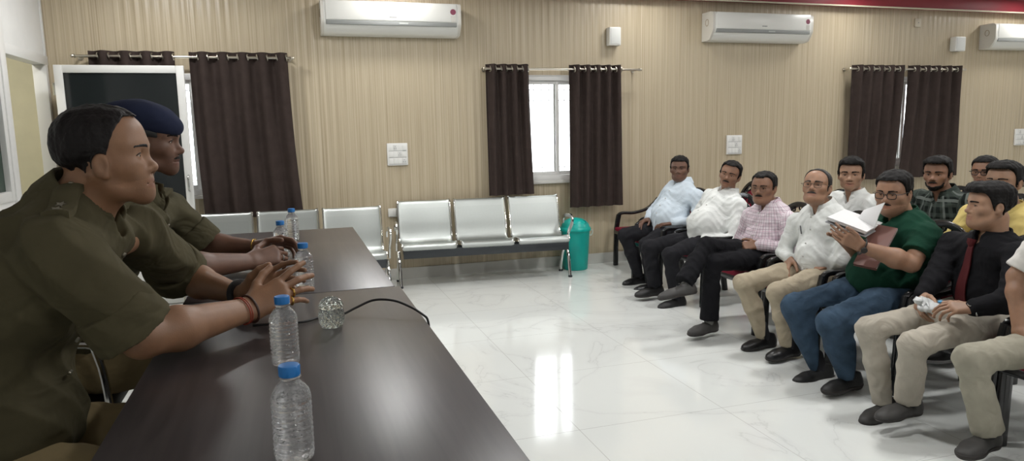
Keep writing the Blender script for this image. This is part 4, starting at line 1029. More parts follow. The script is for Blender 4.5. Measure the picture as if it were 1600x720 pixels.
# ---------------------------------------------------------------- water bottles
M_PET, _n, _l, _b = new_mat('clear_bottle_plastic'); _b.inputs['Transmission Weight'].default_value = .87; _b.inputs['Roughness'].default_value = .05; _b.inputs['IOR'].default_value = 1.33; _b.inputs['Base Color'].default_value = (.95, .97, .98, 1)
_tc = _n.new('ShaderNodeTexCoord'); _no = _n.new('ShaderNodeTexNoise'); _no.inputs['Scale'].default_value = 120; _no.inputs['Detail'].default_value = 1; _l.new(_tc.outputs['Object'], _no.inputs['Vector'])
_bp = _n.new('ShaderNodeBump'); _bp.inputs['Strength'].default_value = .5; _bp.inputs['Distance'].default_value = .006; _l.new(_no.outputs['Fac'], _bp.inputs['Height']); _l.new(_bp.outputs['Normal'], _b.inputs['Normal'])
M_CAP = plain('blue_bottle_cap', (.012, .19, .56), .38)
def bottle():
    t = thing('water_bottle', '', 'bottle')
    R = .029; prof = [(.001, .004), (.018, .002), (.0265, .001), (.0285, .006)]
    z = .010
    while z < .088:
        prof += [(R, z), (R + .0004, z + .0025), (R - .0022, z + .0052), (R - .0022, z + .0062)]; z += .0082
    prof += [(.0292, .0925), (.0288, .0975), (.0262, .106), (.0215, .1135), (.0165, .119), (.0135, .1225), (.0132, .126), (.0162, .1268), (.0162, .1285), (.0132, .1292), (.0130, .1312)]
    m = MB(); m.lathe(prof, 40, fn=lambda r, z, a: r + (.0009 * math.sin(12 * a) * max(0, 1 - abs(z - .108) / .014) if .09 < z < .124 else 0)); m.build('bottle_body', M_PET, t, 80)
    m = MB(); m.lathe([(.0148, .1296), (.0156, .131), (.0156, .1435), (.0146, .1455), (.0122, .1462)], 48, fn=lambda r, z, a: r + (.00035 * math.copysign(1, math.sin(24 * a)) if .131 < z < .1436 else 0)); c = m.build('cap', M_CAP, t, 30)
    return t
bt = bottle()
BL = [((461, 716), 'blue-capped water bottle nearest the front of the picture on the near table'), ((447, 567), 'blue-capped water bottle beside the near officer\'s hands and the glass jar'), ((477, 451), 'blue-capped water bottle right behind the near officer\'s fingertips'), ((458, 375), 'blue-capped water bottle farthest right of the two beyond the clasped hands'), ((442, 372), 'blue-capped water bottle half hidden behind the capped officer\'s clasped hands')]
for i, ((px, py), lab) in enumerate(BL):
    o = bt if i == 0 else copy_tree(bt); p = W(px, py, z=TZ)
    if i == 4: p = W(441, 402, z=TZ)
    o.location = (p[0], p[1], TZ); o.rotation_euler = (0, 0, i * 1.1); tag(o, lab, 'bottle', 'water bottles on the tables')
# ---------------------------------------------------------------- faceted glass jar
M_CRYSTAL, _n, _l, _b = new_mat('clear_crystal'); _b.inputs['Transmission Weight'].default_value = 1; _b.inputs['Roughness'].default_value = .02; _b.inputs['IOR'].default_value = 1.5; _b.inputs['Base Color'].default_value = (.84, .92, .88, 1)
p = W(519, 511, z=TZ); t = thing('glass_jar', 'round dimpled glass jar standing on the near table beside the black cable', 'jar', (p[0], p[1], TZ)); t.scale = (1, 1, .88)
m = MB(); m.lathe([(.001, .003), (.020, .001), (.026, .004)] + [(float(np.interp(z, [.004, .016, .03, .042, .054, .0565], [.026, .031, .0325, .032, .029, .027])), float(z)) for z in np.linspace(.008, .0565, 22)], 96, fn=lambda r, z, a: r - (.0042 * abs(math.sin(7 * a + (z * 200))) * abs(math.sin(7 * a - z * 200)) if .004 < z < .056 else 0)); m.build('bowl', M_CRYSTAL, t, 25)
m = MB(); m.lathe([(.0275, .0572)] + [(float(np.interp(z, [.058, .0595, .068, .077, .084, .0885, .0905, .091], [.0285, .031, .0305, .0265, .019, .010, .004, .001])), float(z)) for z in np.linspace(.059, .091, 20)], 96, fn=lambda r, z, a: r - (.004 * abs(math.sin(7 * a + z * 150)) * abs(math.sin(7 * a - z * 150)) if z < .089 else 0)); m.build('lid', M_CRYSTAL, t, 25)
# ---------------------------------------------------------------- black cable looping over the table
pts = [W(395, 508, z=TZ + .004), W(440, 505, z=TZ + .004), W(472, 503, z=TZ + .004), W(500, 496, z=TZ + .004), W(530, 493, z=TZ + .006)]
e = W(664, 497, z=TZ + .004)
a0 = pts[-1]; lift = [(.22, .018), (.45, .034), (.68, .036), (.86, .026)]
for f, z in lift: q = lerp(a0, e, f); pts.append(A(q[0], q[1] + z * 2.6 * 0 + .10 * math.sin(f * PI) * .7, TZ + z))
pts += [A(.309, e[1] + .012, TZ + .010), A(.319, e[1] + .002, TZ - .004), A(.321, e[1], TZ - .05), A(.322, e[1], TZ - .2), A(.323, e[1] - .02, .30), A(.325, e[1] - .02, .012), A(.36, e[1] + .2, .006)]
m = MB(); m.tube(smooth_path(pts, 8), .0032, 8); tag(m.build('cable', plain('black_rubber', (.012, .012, .013), .45)), 'black cable looping across the near table and over its edge', 'cable')
# ---------------------------------------------------------------- steel waiting benches
def perf_mat():
    m, N, L, b = new_mat('perforated_steel'); b.inputs['Metallic'].default_value = .9; b.inputs['Roughness'].default_value = .36
    tc = N.new('ShaderNodeTexCoord'); sx = N.new('ShaderNodeSeparateXYZ'); L.new(tc.outputs['UV'], sx.inputs[0])
    def cell(o, off=0.):
        a = N.new('ShaderNodeMath'); a.operation = 'MULTIPLY_ADD'; a.inputs[1].default_value = 1 / .0125; a.inputs[2].default_value = off; L.new(o, a.inputs[0])
        f = N.new('ShaderNodeMath'); f.operation = 'FRACT'; L.new(a.outputs[0], f.inputs[0]); c = N.new('ShaderNodeMath'); c.operation = 'SUBTRACT'; c.inputs[1].default_value = .5; L.new(f.outputs[0], c.inputs[0])
        s = N.new('ShaderNodeMath'); s.operation = 'POWER'; s.inputs[1].default_value = 2; L.new(c.outputs[0], s.inputs[0]); return s.outputs[0]
    d = N.new('ShaderNodeMath'); d.operation = 'ADD'; L.new(cell(sx.outputs[0]), d.inputs[0]); L.new(cell(sx.outputs[1]), d.inputs[1])
    lt = N.new('ShaderNodeMath'); lt.operation = 'LESS_THAN'; lt.inputs[1].default_value = .06; L.new(d.outputs[0], lt.inputs[0])
    x = N.new('ShaderNodeMix'); x.data_type = 'RGBA'; x.inputs[6].default_value = (.48, .51, .49, 1); x.inputs[7].default_value = (.36, .38, .37, 1); L.new(lt.outputs[0], x.inputs[0]); L.new(x.outputs[2], b.inputs['Base Color'])
    return m
M_PERF = perf_mat(); M_CHROME = plain('bench_chrome', (.66, .66, .64), .12, 1.); M_BEAM = plain('dark_beam', (.05, .055, .06), .4, .4)
SEATZ = .37
PROF = smooth_path([(.0, .0), (.010, .032), (.04, .046), (.15, .030), (.26, .014), (.315, .035), (.345, .10), (.375, .22), (.41, .345), (.43, .402), (.455, .412)], 5)  # (depth from the front edge, height over the front edge)
def bench(lab, loc, rz):
    t = thing('waiting_bench', lab, 'bench', loc, rz); w = .505; gap = .553
    ln = [0]; 
    for a, b in zip(PROF, PROF[1:]): ln.append(ln[-1] + math.hypot(b[0] - a[0], b[1] - a[1]))
    for i in range(3):
        cx = (i - 1) * gap; m = MB(); n = len(PROF); uvl = m.bm.loops.layers.uv.new('UVMap'); th = .012
        us = [-1, -.97, -.9, -.5, 0, .5, .9, .97, 1]
        def pt(k, u, off):
            d, z = PROF[k]; lip = .012 * max(0, (abs(u) - .9) / .1) ** 2
            return Vector((cx + u * w / 2, d, SEATZ + z + lip + off))
        vs = [[[m.bm.verts.new(pt(k, u, -o * th)) for u in us] for k in range(n)] for o in (0, 1)]
        for o in (0, 1):
            for k in range(n - 1):
                for j in range(len(us) - 1):
                    q = (vs[o][k][j], vs[o][k][j + 1], vs[o][k + 1][j + 1], vs[o][k + 1][j]); f = m.bm.faces.new(q)
                    edge = us[j] >= .9 or us[j + 1] <= -.9 or k < 12 or k > n - 12
                    for lp, (kk, jj) in zip(f.loops, ((k, j), (k, j + 1), (k + 1, j + 1), (k + 1, j))): lp[uvl].uv = (0, 0) if edge else (us[jj] * w / 2, ln[kk])
        for k in range(n - 1):
            for j in (0, -1): m.bm.faces.new((vs[0][k][j], vs[0][k + 1][j], vs[1][k + 1][j], vs[1][k][j]))
        for j in range(len(us) - 1):
            for k in (0, -1): m.bm.faces.new((vs[0][k][j], vs[0][k][j + 1], vs[1][k][j + 1], vs[1][k][j]))
        s = m.build('seat_shell', M_PERF, t, 50)
        for sx in (-1, 1):
            m = MB(); m.tube([(cx + sx * (w / 2 + .002), d, SEATZ + z + .004) for d, z in PROF[2:]], .0085, 8); m.build('seat_rail', M_CHROME, s)
    m = MB(); m.box((-1.5 * gap + .04, .17, SEATZ - .075), (1.5 * gap - .04, .23, SEATZ - .012), .006); m.build('beam', M_BEAM, t)
    MB().box((-1.5 * gap + .03, .0, SEATZ - .085), (1.5 * gap - .03, .018, SEATZ - .004), .004).build('front_rail', M_BEAM, t)
    for sx in (-1, 1):
        x = sx * (1.5 * gap - .0)
        m = MB(); m.tube(smooth_path([(x, .06, .012), (x, .08, .08), (x, .12, .22), (x, .20, SEATZ - .055)], 5), .016, 10); m.build('leg', M_CHROME, t)
        m = MB(); m.tube(smooth_path([(x, .38, .012), (x, .36, .08), (x, .29, .22), (x, .20, SEATZ - .055)], 5), .016, 10); m.build('leg', M_CHROME, t)
        for y in (.06, .38):
            m = MB(); m.lathe([(.020, 0), (.022, .008), (.018, .02)], 12, Matrix.Translation((x, y, 0))); m.build('foot', M_BEAM, t)
        xa = sx * (1.5 * gap + .02)
        m = MB(); m.tube(smooth_path([(xa, .20, SEATZ - .03), (xa, .17, SEATZ + .06), (xa, .06, SEATZ + .16), (xa, .05, SEATZ + .215), (xa, .10, SEATZ + .235), (xa, .24, SEATZ + .225), (xa, .33, SEATZ + .20), (xa, .35, SEATZ + .14)], 6), .014, 10, sq=(.02, .010)); m.build('armrest', M_CHROME, t)
    return t
fl, fr2 = W(629, 446, z=0), W(892, 430, z=0)
mid = (fl + fr2) / 2; ang = math.atan2(fr2[1] - fl[1], fr2[0] - fl[0]); n_ = A(-math.sin(ang), math.cos(ang), 0)
ang *= .7; n_ = A(-math.sin(ang), math.cos(ang), 0); b1 = mid - n_ * .155 + A(-.025, .0, 0)
bench('three-seat perforated steel bench beside the teal bin', (b1[0], b1[1], 0), ang)
bench('three-seat perforated steel bench half hidden behind the far table', (-.04, 6.10, 0), math.radians(-1.))
# ---------------------------------------------------------------- teal swing-top bin
M_TEAL = plain('teal_plastic', (.0, .36, .31), .4); M_TEALD = plain('teal_plastic_lid', (.0, .42, .36), .35)
t = thing('waste_bin', 'teal plastic swing-top bin at the right end of the steel bench', 'bin', (2.80, 6.74, 0))
m = MB(); m.lathe([(.120, 0), (.126, .006), (.128, .02), (.150, .40), (.157, .402), (.157, .415)], 40); m.build('bucket', M_TEAL, t)
m = MB(); m.lathe([(.160, .405), (.163, .41), (.163, .43), (.156, .44), (.150, .445)], 40, cap=False); m.lathe([(.150, .445), (.138, .475), (.112, .505), (.078, .525), (.04, .535), (.004, .537)], 40); ld = m.build('lid', M_TEALD, t)
m = MB(); m.tube([(.085 * math.cos(a), -.125 + .05 * (1 + math.sin(a)) * .6, .475 + .032 * (1 + math.sin(a)) * .8) for a in [2 * PI * k / 24 for k in range(24)]], .005, 8, closed=True); m.build('flap_rim', plain('teal_dark', (.0, .25, .22), .45), ld)
for s in (-1, 1):
    m = MB(); m.tube(smooth_path([(s * .157, -.01, .40), (s * .185, -.012, .40), (s * .19, -.012, .375), (s * .175, -.01, .345), (s * .154, -.01, .35)], 4), .006, 8); m.build('handle', plain('white_handle', (.6, .62, .58), .4), t)
# ---------------------------------------------------------------- black armchairs with red cushions
M_BLK = plain('black_gloss_plastic', (.009, .009, .010), .22, spec=.6); M_REDC = cloth('red_cushion', (.19, .012, .03), .2, .8, .15, 8)
SZ = .415
def chair(lab=''):
    t = thing('armchair', lab, 'chair')                             # faces -x
    for sx, sy in ((-1, 1), (-1, -1), (1, 1), (1, -1)):
        m = MB()
        if sx < 0: m.tube([(-.235, sy * .245, .0), (-.232, sy * .245, .2), (-.225, sy * .246, .40), (-.207, sy * .249, .49), (-.195, sy * .251, .54)], .03, 12, sq=(.021, .024))
        else: m.tube([(.285, sy * .215, .0), (.255, sy * .215, .2), (.225, sy * .215, .40)], .03, 12, sq=(.021, .023))
        m.build('leg', M_BLK, t)
    m = MB(); m.box((-.255, -.262, .335), (.24, .262, .385), .015, 3); m.build('seat_frame', M_BLK, t)
    m = MB(); m.box((-.262, -.222, .375), (.215, .222, SZ), .018, 4); m.build('seat_cushion', M_REDC, t)
    for sy in (-1, 1):
        m = MB(); m.tube(smooth_path([(-.205, sy * .252, .505), (-.195, sy * .252, .537), (-.15, sy * .254, .556), (-.02, sy * .255, .552), (.12, sy * .254, .58), (.21, sy * .245, .64), (.255, sy * .225, .70)], 6), .022, 12, sq=(.021, .016)); m.build('armrest', M_BLK, t)
    # arched back: outer hoop, carved inner rail, red pad
    def hoop(w, h0, h1, n=28, xo=0.):
        out = []
        for i in range(n + 1):
            a = PI * i / n; y = -w * math.cos(a); zz = h0 + (h1 - h0) * math.sin(a) ** .62; out.append((.225 + (zz - .4) * .20 + xo, y, zz))
        return out
    m = MB(); m.tube(hoop(.235, .40, .865), .022, 10, sq=(.020, .022)); m.build('back_hoop', M_BLK, t)
    m = MB(); m.tube(hoop(.175, .44, .80, xo=-.002), .012, 8)
    for k in range(9):                                               # carved scrolls between the hoops
        a = PI * (k + .5) / 9; y, zz = -.205 * math.cos(a), .42 + .42 * math.sin(a) ** .62
        m.tube([(.225 + (zz - .4) * .2 + .0, y + .016 * math.cos(b), zz + .016 * math.sin(b)) for b in [2 * PI * j / 10 for j in range(10)]], .006, 6, closed=True)
    m.build('carved_rail', M_BLK, t)
    pad = []
    for i in range(21):
        a = PI * i / 20; pad.append((-.165 * math.cos(a), .45 + .335 * math.sin(a) ** .62))
    m = MB(); V0 = []
    for dx in (-.022, -.018, .018):
        sc = .9 if dx == -.022 else 1.; V0.append([m.bm.verts.new((.225 + (z - .4) * .20 + dx, y * sc, .62 + (z - .62) * sc)) for y, z in pad])
    for a_, b_ in zip(V0, V0[1:]):
        for k in range(21): m.bm.faces.new((a_[k], a_[(k + 1) % 21], b_[(k + 1) % 21], b_[k]))
    m.bm.faces.new(V0[0]); m.bm.faces.new(V0[-1][::-1]); m.build('back_cushion', M_REDC, t, 60)
    m = MB(); m.tube([(.235, -.21, .43), (.235, .21, .43)], .016, 8, sq=(.016, .018)); m.build('lower_rail', M_BLK, t)
    return t
CH0 = chair(); CH_USED = [0]
def put_chair(x, y, lab, rz=0., z=0., group='black armchairs with red cushions'):
    o = CH0 if CH_USED[0] == 0 else copy_tree(CH0); CH_USED[0] = 1
    o.location = (x, y, z); o.rotation_euler = (0, 0, rz); tag(o, lab, 'chair', group); return o
# ---------------------------------------------------------------- the men
S1 = skin('brown', (.31, .165, .10)); S2 = skin('dark', (.15, .075, .048)); S3 = skin('mid', (.25, .13, .08)); S4 = skin('warm', (.34, .19, .12)); S5 = skin('fair', (.36, .21, .135))
WHITE = cloth('white_shirt', (.74, .76, .74), .45); LBLUE = cloth('pale_blue_shirt', (.60, .68, .75), .45); GREEN = cloth('dark_green_polo', (.008, .045, .026), .4); BLACK = cloth('black_shirt', (.010, .010, .012), .4)
YELLOW = cloth('yellow_shirt', (.64, .51, .19), .45)
PINK = plaid('pink_check_shirt', (.72, .65, .69), (.20, .09, .15), (.55, .30, .40), .022, .022, .16)
DPLAID = plaid('dark_check_shirt', (.010, .014, .012), (.055, .07, .06), (.16, .18, .165), .062, .062, .40)
BWPLAID = plaid('black_and_white_shirt', (.62, .60, .60), (.02, .02, .025), None, .045, .045, .45)
T_DARK = cloth('charcoal_trousers', (.017, .017, .020), .4); T_BLACK = cloth('black_trousers', (.009, .009, .011), .4); T_KHAKI = cloth('khaki_trousers', (.42, .36, .265), .5); T_BEIGE = cloth('beige_trousers', (.44, .405, .34), .55); T_STONE = cloth('stone_trousers', (.35, .33, .265), .5)
JEANS = cloth('blue_jeans', (.042, .072, .112), .5, var=.25)
SH_BLK = plain('black_shoe', (.012, .012, .013), .32); SH_GRY = plain('grey_shoe', (.05, .048, .046), .55); SH_DK = plain('dark_shoe', (.018, .018, .018), .5)
M_GOLD = plain('gold', (.75, .50, .14), .25, 1.); M_BAND = plain('black_band', (.012, .012, .012), .4); M_FRAME = plain('spectacle_frame', (.012, .012, .013), .3); M_SILVER = plain('silver', (.6, .6, .58), .25, 1.); M_RIM = plain('thin_rim', (.12, .09, .07), .3, .6)
M_BTN = plain('pale_button', (.55, .55, .52), .4)
F_ = (-1, 0)
def seat(yc, xh, head, nkp, **k):
    """a man on a chair facing -x; head and neck are places in the photograph on the plane y"""
    hy = k.pop('hy', yc); nk = W(*nkp, y=yc); hip = A(xh, yc, k.pop('hz', .50))
    sw = k.pop('sw', .185); sd = k.pop('sd', -.05)
    d = dict(F=F_, hip=hip, nk=nk, hc=W(*head, y=hy), seat_z=SZ + .004)
    sh = k.pop('sh', None) or {}
    d['sh'] = {q: (sh[q] if q in sh else nk + A(.0, sgn * sw, sd)) for q, sgn in (('R', 1), ('L', -1))}
    d['kn'] = {'R': hip + A(-.46, .11, .0), 'L': hip + A(-.46, -.11, 0)}; d['an'] = {'R': A(xh - .42, yc + .12, .1), 'L': A(xh - .42, yc - .12, .1)}
    d['el'] = {'R': nk + A(-.06, .25, -.30), 'L': nk + A(-.06, -.25, -.30)}; d['wr'] = {'R': hip + A(-.28, .12, .12), 'L': hip + A(-.28, -.12, .12)}
    d['hands'] = {'R': dict(d=(-.9, -.25, -.3), n=(-.3, .1, 1)), 'L': dict(d=(-.9, .25, -.3), n=(-.3, -.1, 1))}
    d['hair_mat'] = HAIR
    d.update(k); return d
REL = dict(curls=(.35, .4, .45, .5))
# front row, from the far wall towards the camera
s = seat(5.75, 3.30, (1062, 263), (1068, 284), hf=(-.62, -.78, -.03), skin=S2, shirt=LBLUE, trousers=T_DARK, shoes=SH_BLK, belly=.07, hem=-.05, stubble=.25, h=.0045, nose=1.0, fat=.006, hairline=.072,
  sh={'R': W(1044, 300, y=5.93), 'L': W(1091, 306, y=5.56)}, el={'R': W(1019, 333, y=6.02), 'L': W(1088, 345, y=5.48)}, wr={'R': W(1012, 342, y=5.90), 'L': W(1050, 348, y=5.60)},
  hands={'R': dict(d=(-.9, -.35, -.25), n=(-.2, .2, 1), **REL), 'L': dict(d=(-.85, .5, -.12), n=(-.2, -.2, 1), **REL)},
  kn={'R': W(976, 367, y=5.90), 'L': W(1009, 382, y=5.62)}, an={'R': W(1001, 430, y=5.86), 'L': W(1020, 440, y=5.64)}, toe={'R': (-1, -.15, 0), 'L': (-1, -.1, 0)})
m1, I = person('man in a pale blue shirt, first on the front row by the wall', s); add_buttons(m1, I, M_BTN)
s = seat(5.10, 3.28, (1141, 273), (1139, 298), hy=5.06, hf=(-.72, -.66, .02), hu=(.24, -.10, .97), skin=S3, shirt=WHITE, trousers=T_DARK, shoes=SH_DK, belly=.09, hem=-.05, moustache=.0016, h=.0045, hair_th=.014, hairline=.08, recede=.01,
  sh={'R': W(1110, 306, y=5.28), 'L': W(1156, 322, y=4.92)}, el={'R': W(1082, 345, y=5.38), 'L': W(1146, 374, y=4.86)}, wr={'R': W(1082, 366, y=5.16), 'L': W(1098, 373, y=4.98)},
  hands={'R': dict(d=(-.6, -.5, -.6), n=(-.6, .2, .6), curls=(.6, .65, .7, .7)), 'L': dict(d=(-.75, .35, -.45), n=(-.5, -.3, .8), curls=(.5, .55, .6, .6))},
  kn={'R': W(1014, 386, y=5.27), 'L': W(1046, 398, y=5.0)}, an={'R': W(1024, 446, y=5.25), 'L': W(1059, 464, y=4.99)}, toe={'R': (-1, -.1, 0), 'L': (-1, -.2, 0)})
m2, I = person('man in a white shirt leaning back with his head tilted, second on the front row', s); add_buttons(m2, I, M_BTN)
s = seat(4.30, 3.33, (1194, 293), (1203, 319), hf=(-.86, -.50, -.02), skin=S3, shirt=PINK, trousers=T_BLACK, shoes=SH_GRY, belly=.07, hem=-.03, moustache=.0018, h=.0045, glasses=dict(mat=M_RIM, r=.001), hairline=.078, recede=.015, fat=.006, socks=plain('grey_sock', (.2, .2, .19), .9),
  sh={'R': W(1172, 337, y=4.47), 'L': W(1234, 345, y=4.11)}, el={'R': W(1158, 372, y=4.56), 'L': W(1233, 388, y=4.04)}, wr={'R': W(1170, 379, y=4.42), 'L': W(1184, 383, y=4.17)},
  hands={'R': dict(d=(-.5, -.8, -.15), n=(-.8, .5, .3), curls=(.7, .7, .7, .7)), 'L': dict(d=(-.8, .55, -.1), n=(-.5, -.6, .6), curls=(.6, .6, .65, .7))},
  kn={'R': W(1104, 388, y=4.22) + A(0, 0, .02), 'L': W(1114, 410, y=4.16)}, an={'R': W(1068, 442, y=4.10), 'L': W(1108, 500, y=4.14)}, toe={'R': (-.97, .05, -.12), 'L': (-1, -.3, 0)}, footup={'R': (-.15, .2, 1)}, thigh=.078)
m3, I = person('man in a pink checked shirt sitting with crossed legs', s); add_buttons(m3, I, M_BTN)
s = seat(3.68, 3.30, (1277, 292), (1285, 321), hf=(-.80, -.50, .22), hu=(.12, .05, 1), skin=S4, shirt=WHITE, trousers=T_KHAKI, shoes=SH_BLK, belly=.09, hem=-.05, moustache=.0014, mo_mat=GREY, h=.004, glasses=dict(mat=M_RIM, r=.0015), hair_mat=GREY, hair_th=.006, hairline=.125, fat=.004,
  sh={'R': W(1244, 347, y=3.87), 'L': W(1322, 350, y=3.49)}, el={'R': W(1224, 394, y=3.92), 'L': W(1318, 405, y=3.47)}, wr={'R': W(1233, 404, y=3.80), 'L': W(1296, 414, y=3.56)},
  hands={'R': dict(d=(-.55, -.35, -.75), n=(-.75, .3, .55), curls=(.3, .3, .35, .4)), 'L': dict(d=(-.9, .25, -.15), n=(-.1, -.3, 1), curls=(.5, .55, .6, .6))},
  kn={'R': W(1161, 442, y=3.84), 'L': W(1214, 457, y=3.56)}, an={'R': W(1197, 523, y=3.80), 'L': W(1235, 536, y=3.55)}, toe={'R': (-1, -.15, 0), 'L': (-1, -.2, 0)}, belt=M_BAND)
m4, I = person('balding man in spectacles and white shirt with khaki trousers', s); add_buttons(m4, I, M_BTN)
M = MB(); q = front(I, .14, -.075) - I['org']; f = I['fw']; M.tube([tuple(q + f * .004 - I['ax'] * .02), tuple(q + f * .006 + I['ax'] * .035)], .004, 8); M.build('pocket_pen', M_MARK, m4)
s = seat(3.10, 3.33, (1397, 300), (1410, 336), hz=.51, hf=(-.93, -.34, -.12), skin=S4, shirt=GREEN, top='polo_shirt', trousers=JEANS, shoes=SH_DK, shoe='sneaker', sleeve='short', slen=.68, arm=1.22, slv=.062, belly=.20, hem=-.06, h=.004, hs=1.02, fat=.02, glasses=dict(mat=M_FRAME, r=.0022, w=.024, h=.017), hair_th=.016, stubble=.5, moustache=.0012, thigh=.105, knee=.078, hemr=.062, neck=.064, sw=.20,
  T=dict(hip=(.20, .15), waist=(.205, .155), chest=(.20, .145), upper=(.16, .10)),
  sh={'R': W(1366, 364, y=3.31), 'L': W(1449, 370, y=2.89)}, el={'R': W(1356, 405, y=3.35), 'L': W(1424, 412, y=2.85)}, wr={'R': W(1312, 372, y=3.22), 'L': W(1343, 384, y=2.97)},
  hands={'R': dict(d=(-.55, -.65, .2), n=(-.3, .3, -.9), curls=(.3, .3, .3, .3), thumb=(.6, .7, .3)), 'L': dict(d=(-.75, .25, .42), n=(-.35, -.75, -.35), curls=(.35, .35, .4, .4), thumb=(.5, .8, .1))},
  kn={'R': W(1243, 480, y=3.30), 'L': W(1300, 505, y=2.97)}, an={'R': W(1284, 572, y=3.22), 'L': W(1329, 584, y=2.97)}, toe={'R': (-1, -.1, 0), 'L': (-1, -.15, 0)})
m5, I5 = person('heavy man in a green polo reading an open book', s); h5 = s
add_watch(m5, I5, 'L', s['hands']['L'], M_BAND, M_BAND, .93, (.040, .032))
s = seat(2.55, 3.30, (1547, 320), (1552, 366), hf=(-.90, .42, -.02), hs=.97, skin=S5, shirt=BLACK, slv=.064, trousers=T_BEIGE, shoes=SH_GRY, belly=.05, hem=-.05, h=.0035, hcl=.006, tie=True, hair_th=.014, quiff=.018, hairline=.068, fat=.010, fine=True, gaze=-.5,
  sh={'R': W(1490, 380, y=2.74), 'L': W(1594, 400, y=2.34)}, el={'R': W(1458, 438, y=2.70), 'L': W(1578, 470, y=2.27)}, wr={'R': W(1440, 462, y=2.68), 'L': W(1522, 482, y=2.36)},
  hands={'R': dict(d=(-.7, -.5, -.45), n=(-.6, .55, .5), curls=(.5, .55, .6, .65)), 'L': dict(d=(-.85, .5, .02), n=(-.15, -.45, .9), curls=(.45, .5, .6, .7))},
  kn={'R': W(1358, 514, y=2.70), 'L': W(1427, 538, y=2.42)}, an={'R': W(1385, 626, y=2.66), 'L': W(1420, 622, y=2.50)}, toe={'R': (-.96, -.28, 0), 'L': (-1, -.1, 0)}, belt=M_BAND)
m6, I6 = person('man in a black shirt and dark red tie with beige trousers', s); h6 = s
add_tie(m6, I6, cloth('maroon_tie', (.085, .016, .018), .1, .6))
add_watch(m6, I6, 'L', s['hands']['L'], M_SILVER, M_SILVER, 1.03, (.033, .026))
s = seat(1.98, 3.28, (1690, 330), (1694, 385), hf=(-1, .1, 0), skin=S4, shirt=cloth('off_white_tee', (.72, .70, .66), .4), top='tee_shirt', collar=0, sleeve='short', slen=.8, trousers=T_STONE, shoes=SH_GRY, shoe='sneaker', belly=.06, hem=-.05, h=.004, hairline=.075,
  el={'R': W(1583, 432, y=2.20) + A(.02, 0, .0), 'L': A(3.2, 1.70, .62)}, wr={'R': W(1592, 516, y=2.12), 'L': A(3.0, 1.85, .58)},
  hands={'R': dict(d=(-.15, -.25, -.95), n=(-.9, .3, .1), curls=(.35, .4, .45, .5)), 'L': dict(d=(-.8, .5, -.2), n=(-.2, 0, 1))},
  kn={'R': W(1516, 560, y=2.12), 'L': A(2.82, 1.85, .5)}, an={'R': W(1543, 672, y=2.12), 'L': A(2.88, 1.84, .1)}, toe={'R': (-1, -.25, 0)})
m7, I = person('man in stone trousers cut off by the right photo edge', s)
M = MB(); 
# second row
def back_man(label, yc, head, neck, hf, **k):
    xh = float(W(*neck, y=yc)[0]) + .10
    if 'kn' not in k: k['kn'] = {'R': A(xh - .42, yc + .1, .5), 'L': A(xh - .42, yc - .1, .5)}; k['an'] = {'R': A(xh - .26, yc + .11, .1), 'L': A(xh - .24, yc - .11, .1)}
    d = seat(yc, xh, head, neck, hf=hf, h=.0045, hem=-.05, trousers=k.pop('trousers', T_DARK), **{'shoes': SH_DK, **k}); return person(label, d) + (d,)
b8 = back_man('young man in a white shirt in the second row, behind the open book', 4.38, (1330, 272), (1336, 303), (-.74, -.66, -.02), skin=S5, shirt=WHITE, hair_th=.016, quiff=.012, hw=.95, hairline=.072, hs=1.13)
b9 = back_man('bearded man in a dark checked shirt in front of the closed curtain', 3.57, (1465, 271), (1475, 300), (-.88, -.42, -.06), skin=S3, shirt=DPLAID, hair_th=.016, quiff=.02, hs=.96, beard=.004, moustache=.0012)
b11 = back_man('dark-haired man in an open yellow shirt right behind the tie wearer', 3.01, (1569, 284), (1576, 325), (-.95, -.22, .0), skin=S5, shirt=YELLOW, tee=BWPLAID, hair_th=.015, quiff=.015, hairline=.078, hs=1.02, shoes=SH_DK, shoe='sneaker', sole=plain('pale_sole', (.4, .4, .4), .6),
  sh={'R': W(1518, 332, y=3.21), 'L': W(1625, 340, y=2.85)}, el={'R': W(1484, 376, y=3.27), 'L': A(3.80, 2.78, .62)}, kn={'R': A(3.66, 3.10, .5), 'L': A(3.66, 2.90, .5)}, an={'R': A(3.76, 3.12, .1), 'L': A(3.80, 2.825, .1)})
b10 = back_man('man in dark spectacles and a black shirt in the back row', 4.02, (1539, 268), (1545, 303), (-.93, -.32, -.03), skin=S3, shirt=BLACK, glasses=dict(mat=M_FRAME, r=.0025), hair_th=.015)
# ---------------------------------------------------------------- chairs of the audience
for yc, xh, lab in ((5.75, 3.39, 'black armchair under the man in pale blue'), (5.10, 3.42, 'black armchair under the man leaning back in white'), (4.30, 3.33, 'black armchair under the man in pink checks'), (3.68, 3.30, 'black armchair under the balding man in white'), (3.10, 3.33, 'black armchair under the heavy man in green'), (2.53, 3.30, 'black armchair under the man with the tie'), (1.98, 3.28, 'black armchair under the man cut off at the photo edge')):
    put_chair(xh - .06, yc, lab)
put_chair(3.50, 6.50, 'empty black armchair with red seat between the wall and the man in pale blue')
for bm_, lab in ((b8, 'black armchair under the young man in white'), (b9, 'black armchair under the bearded man in checks'), (b11, 'black armchair under the man in the open yellow shirt'), (b10, 'black armchair under the spectacled man in the back row')):
    put_chair(float(bm_[2]['hip'][0]) - .06, float(bm_[2]['hip'][1]), lab)
put_chair(4.30, 6.22, 'empty red-backed armchair showing between the leaning man and the pink checks')
put_chair(4.28, 4.99, 'empty red-backed armchair showing between the pink checks and the balding man')
put_chair(5.35, 4.75, 'empty red-backed armchair beside the closed curtain, behind the bearded man')
put_chair(5.40, 3.38, 'empty red-backed armchair behind the man in the open yellow shirt')
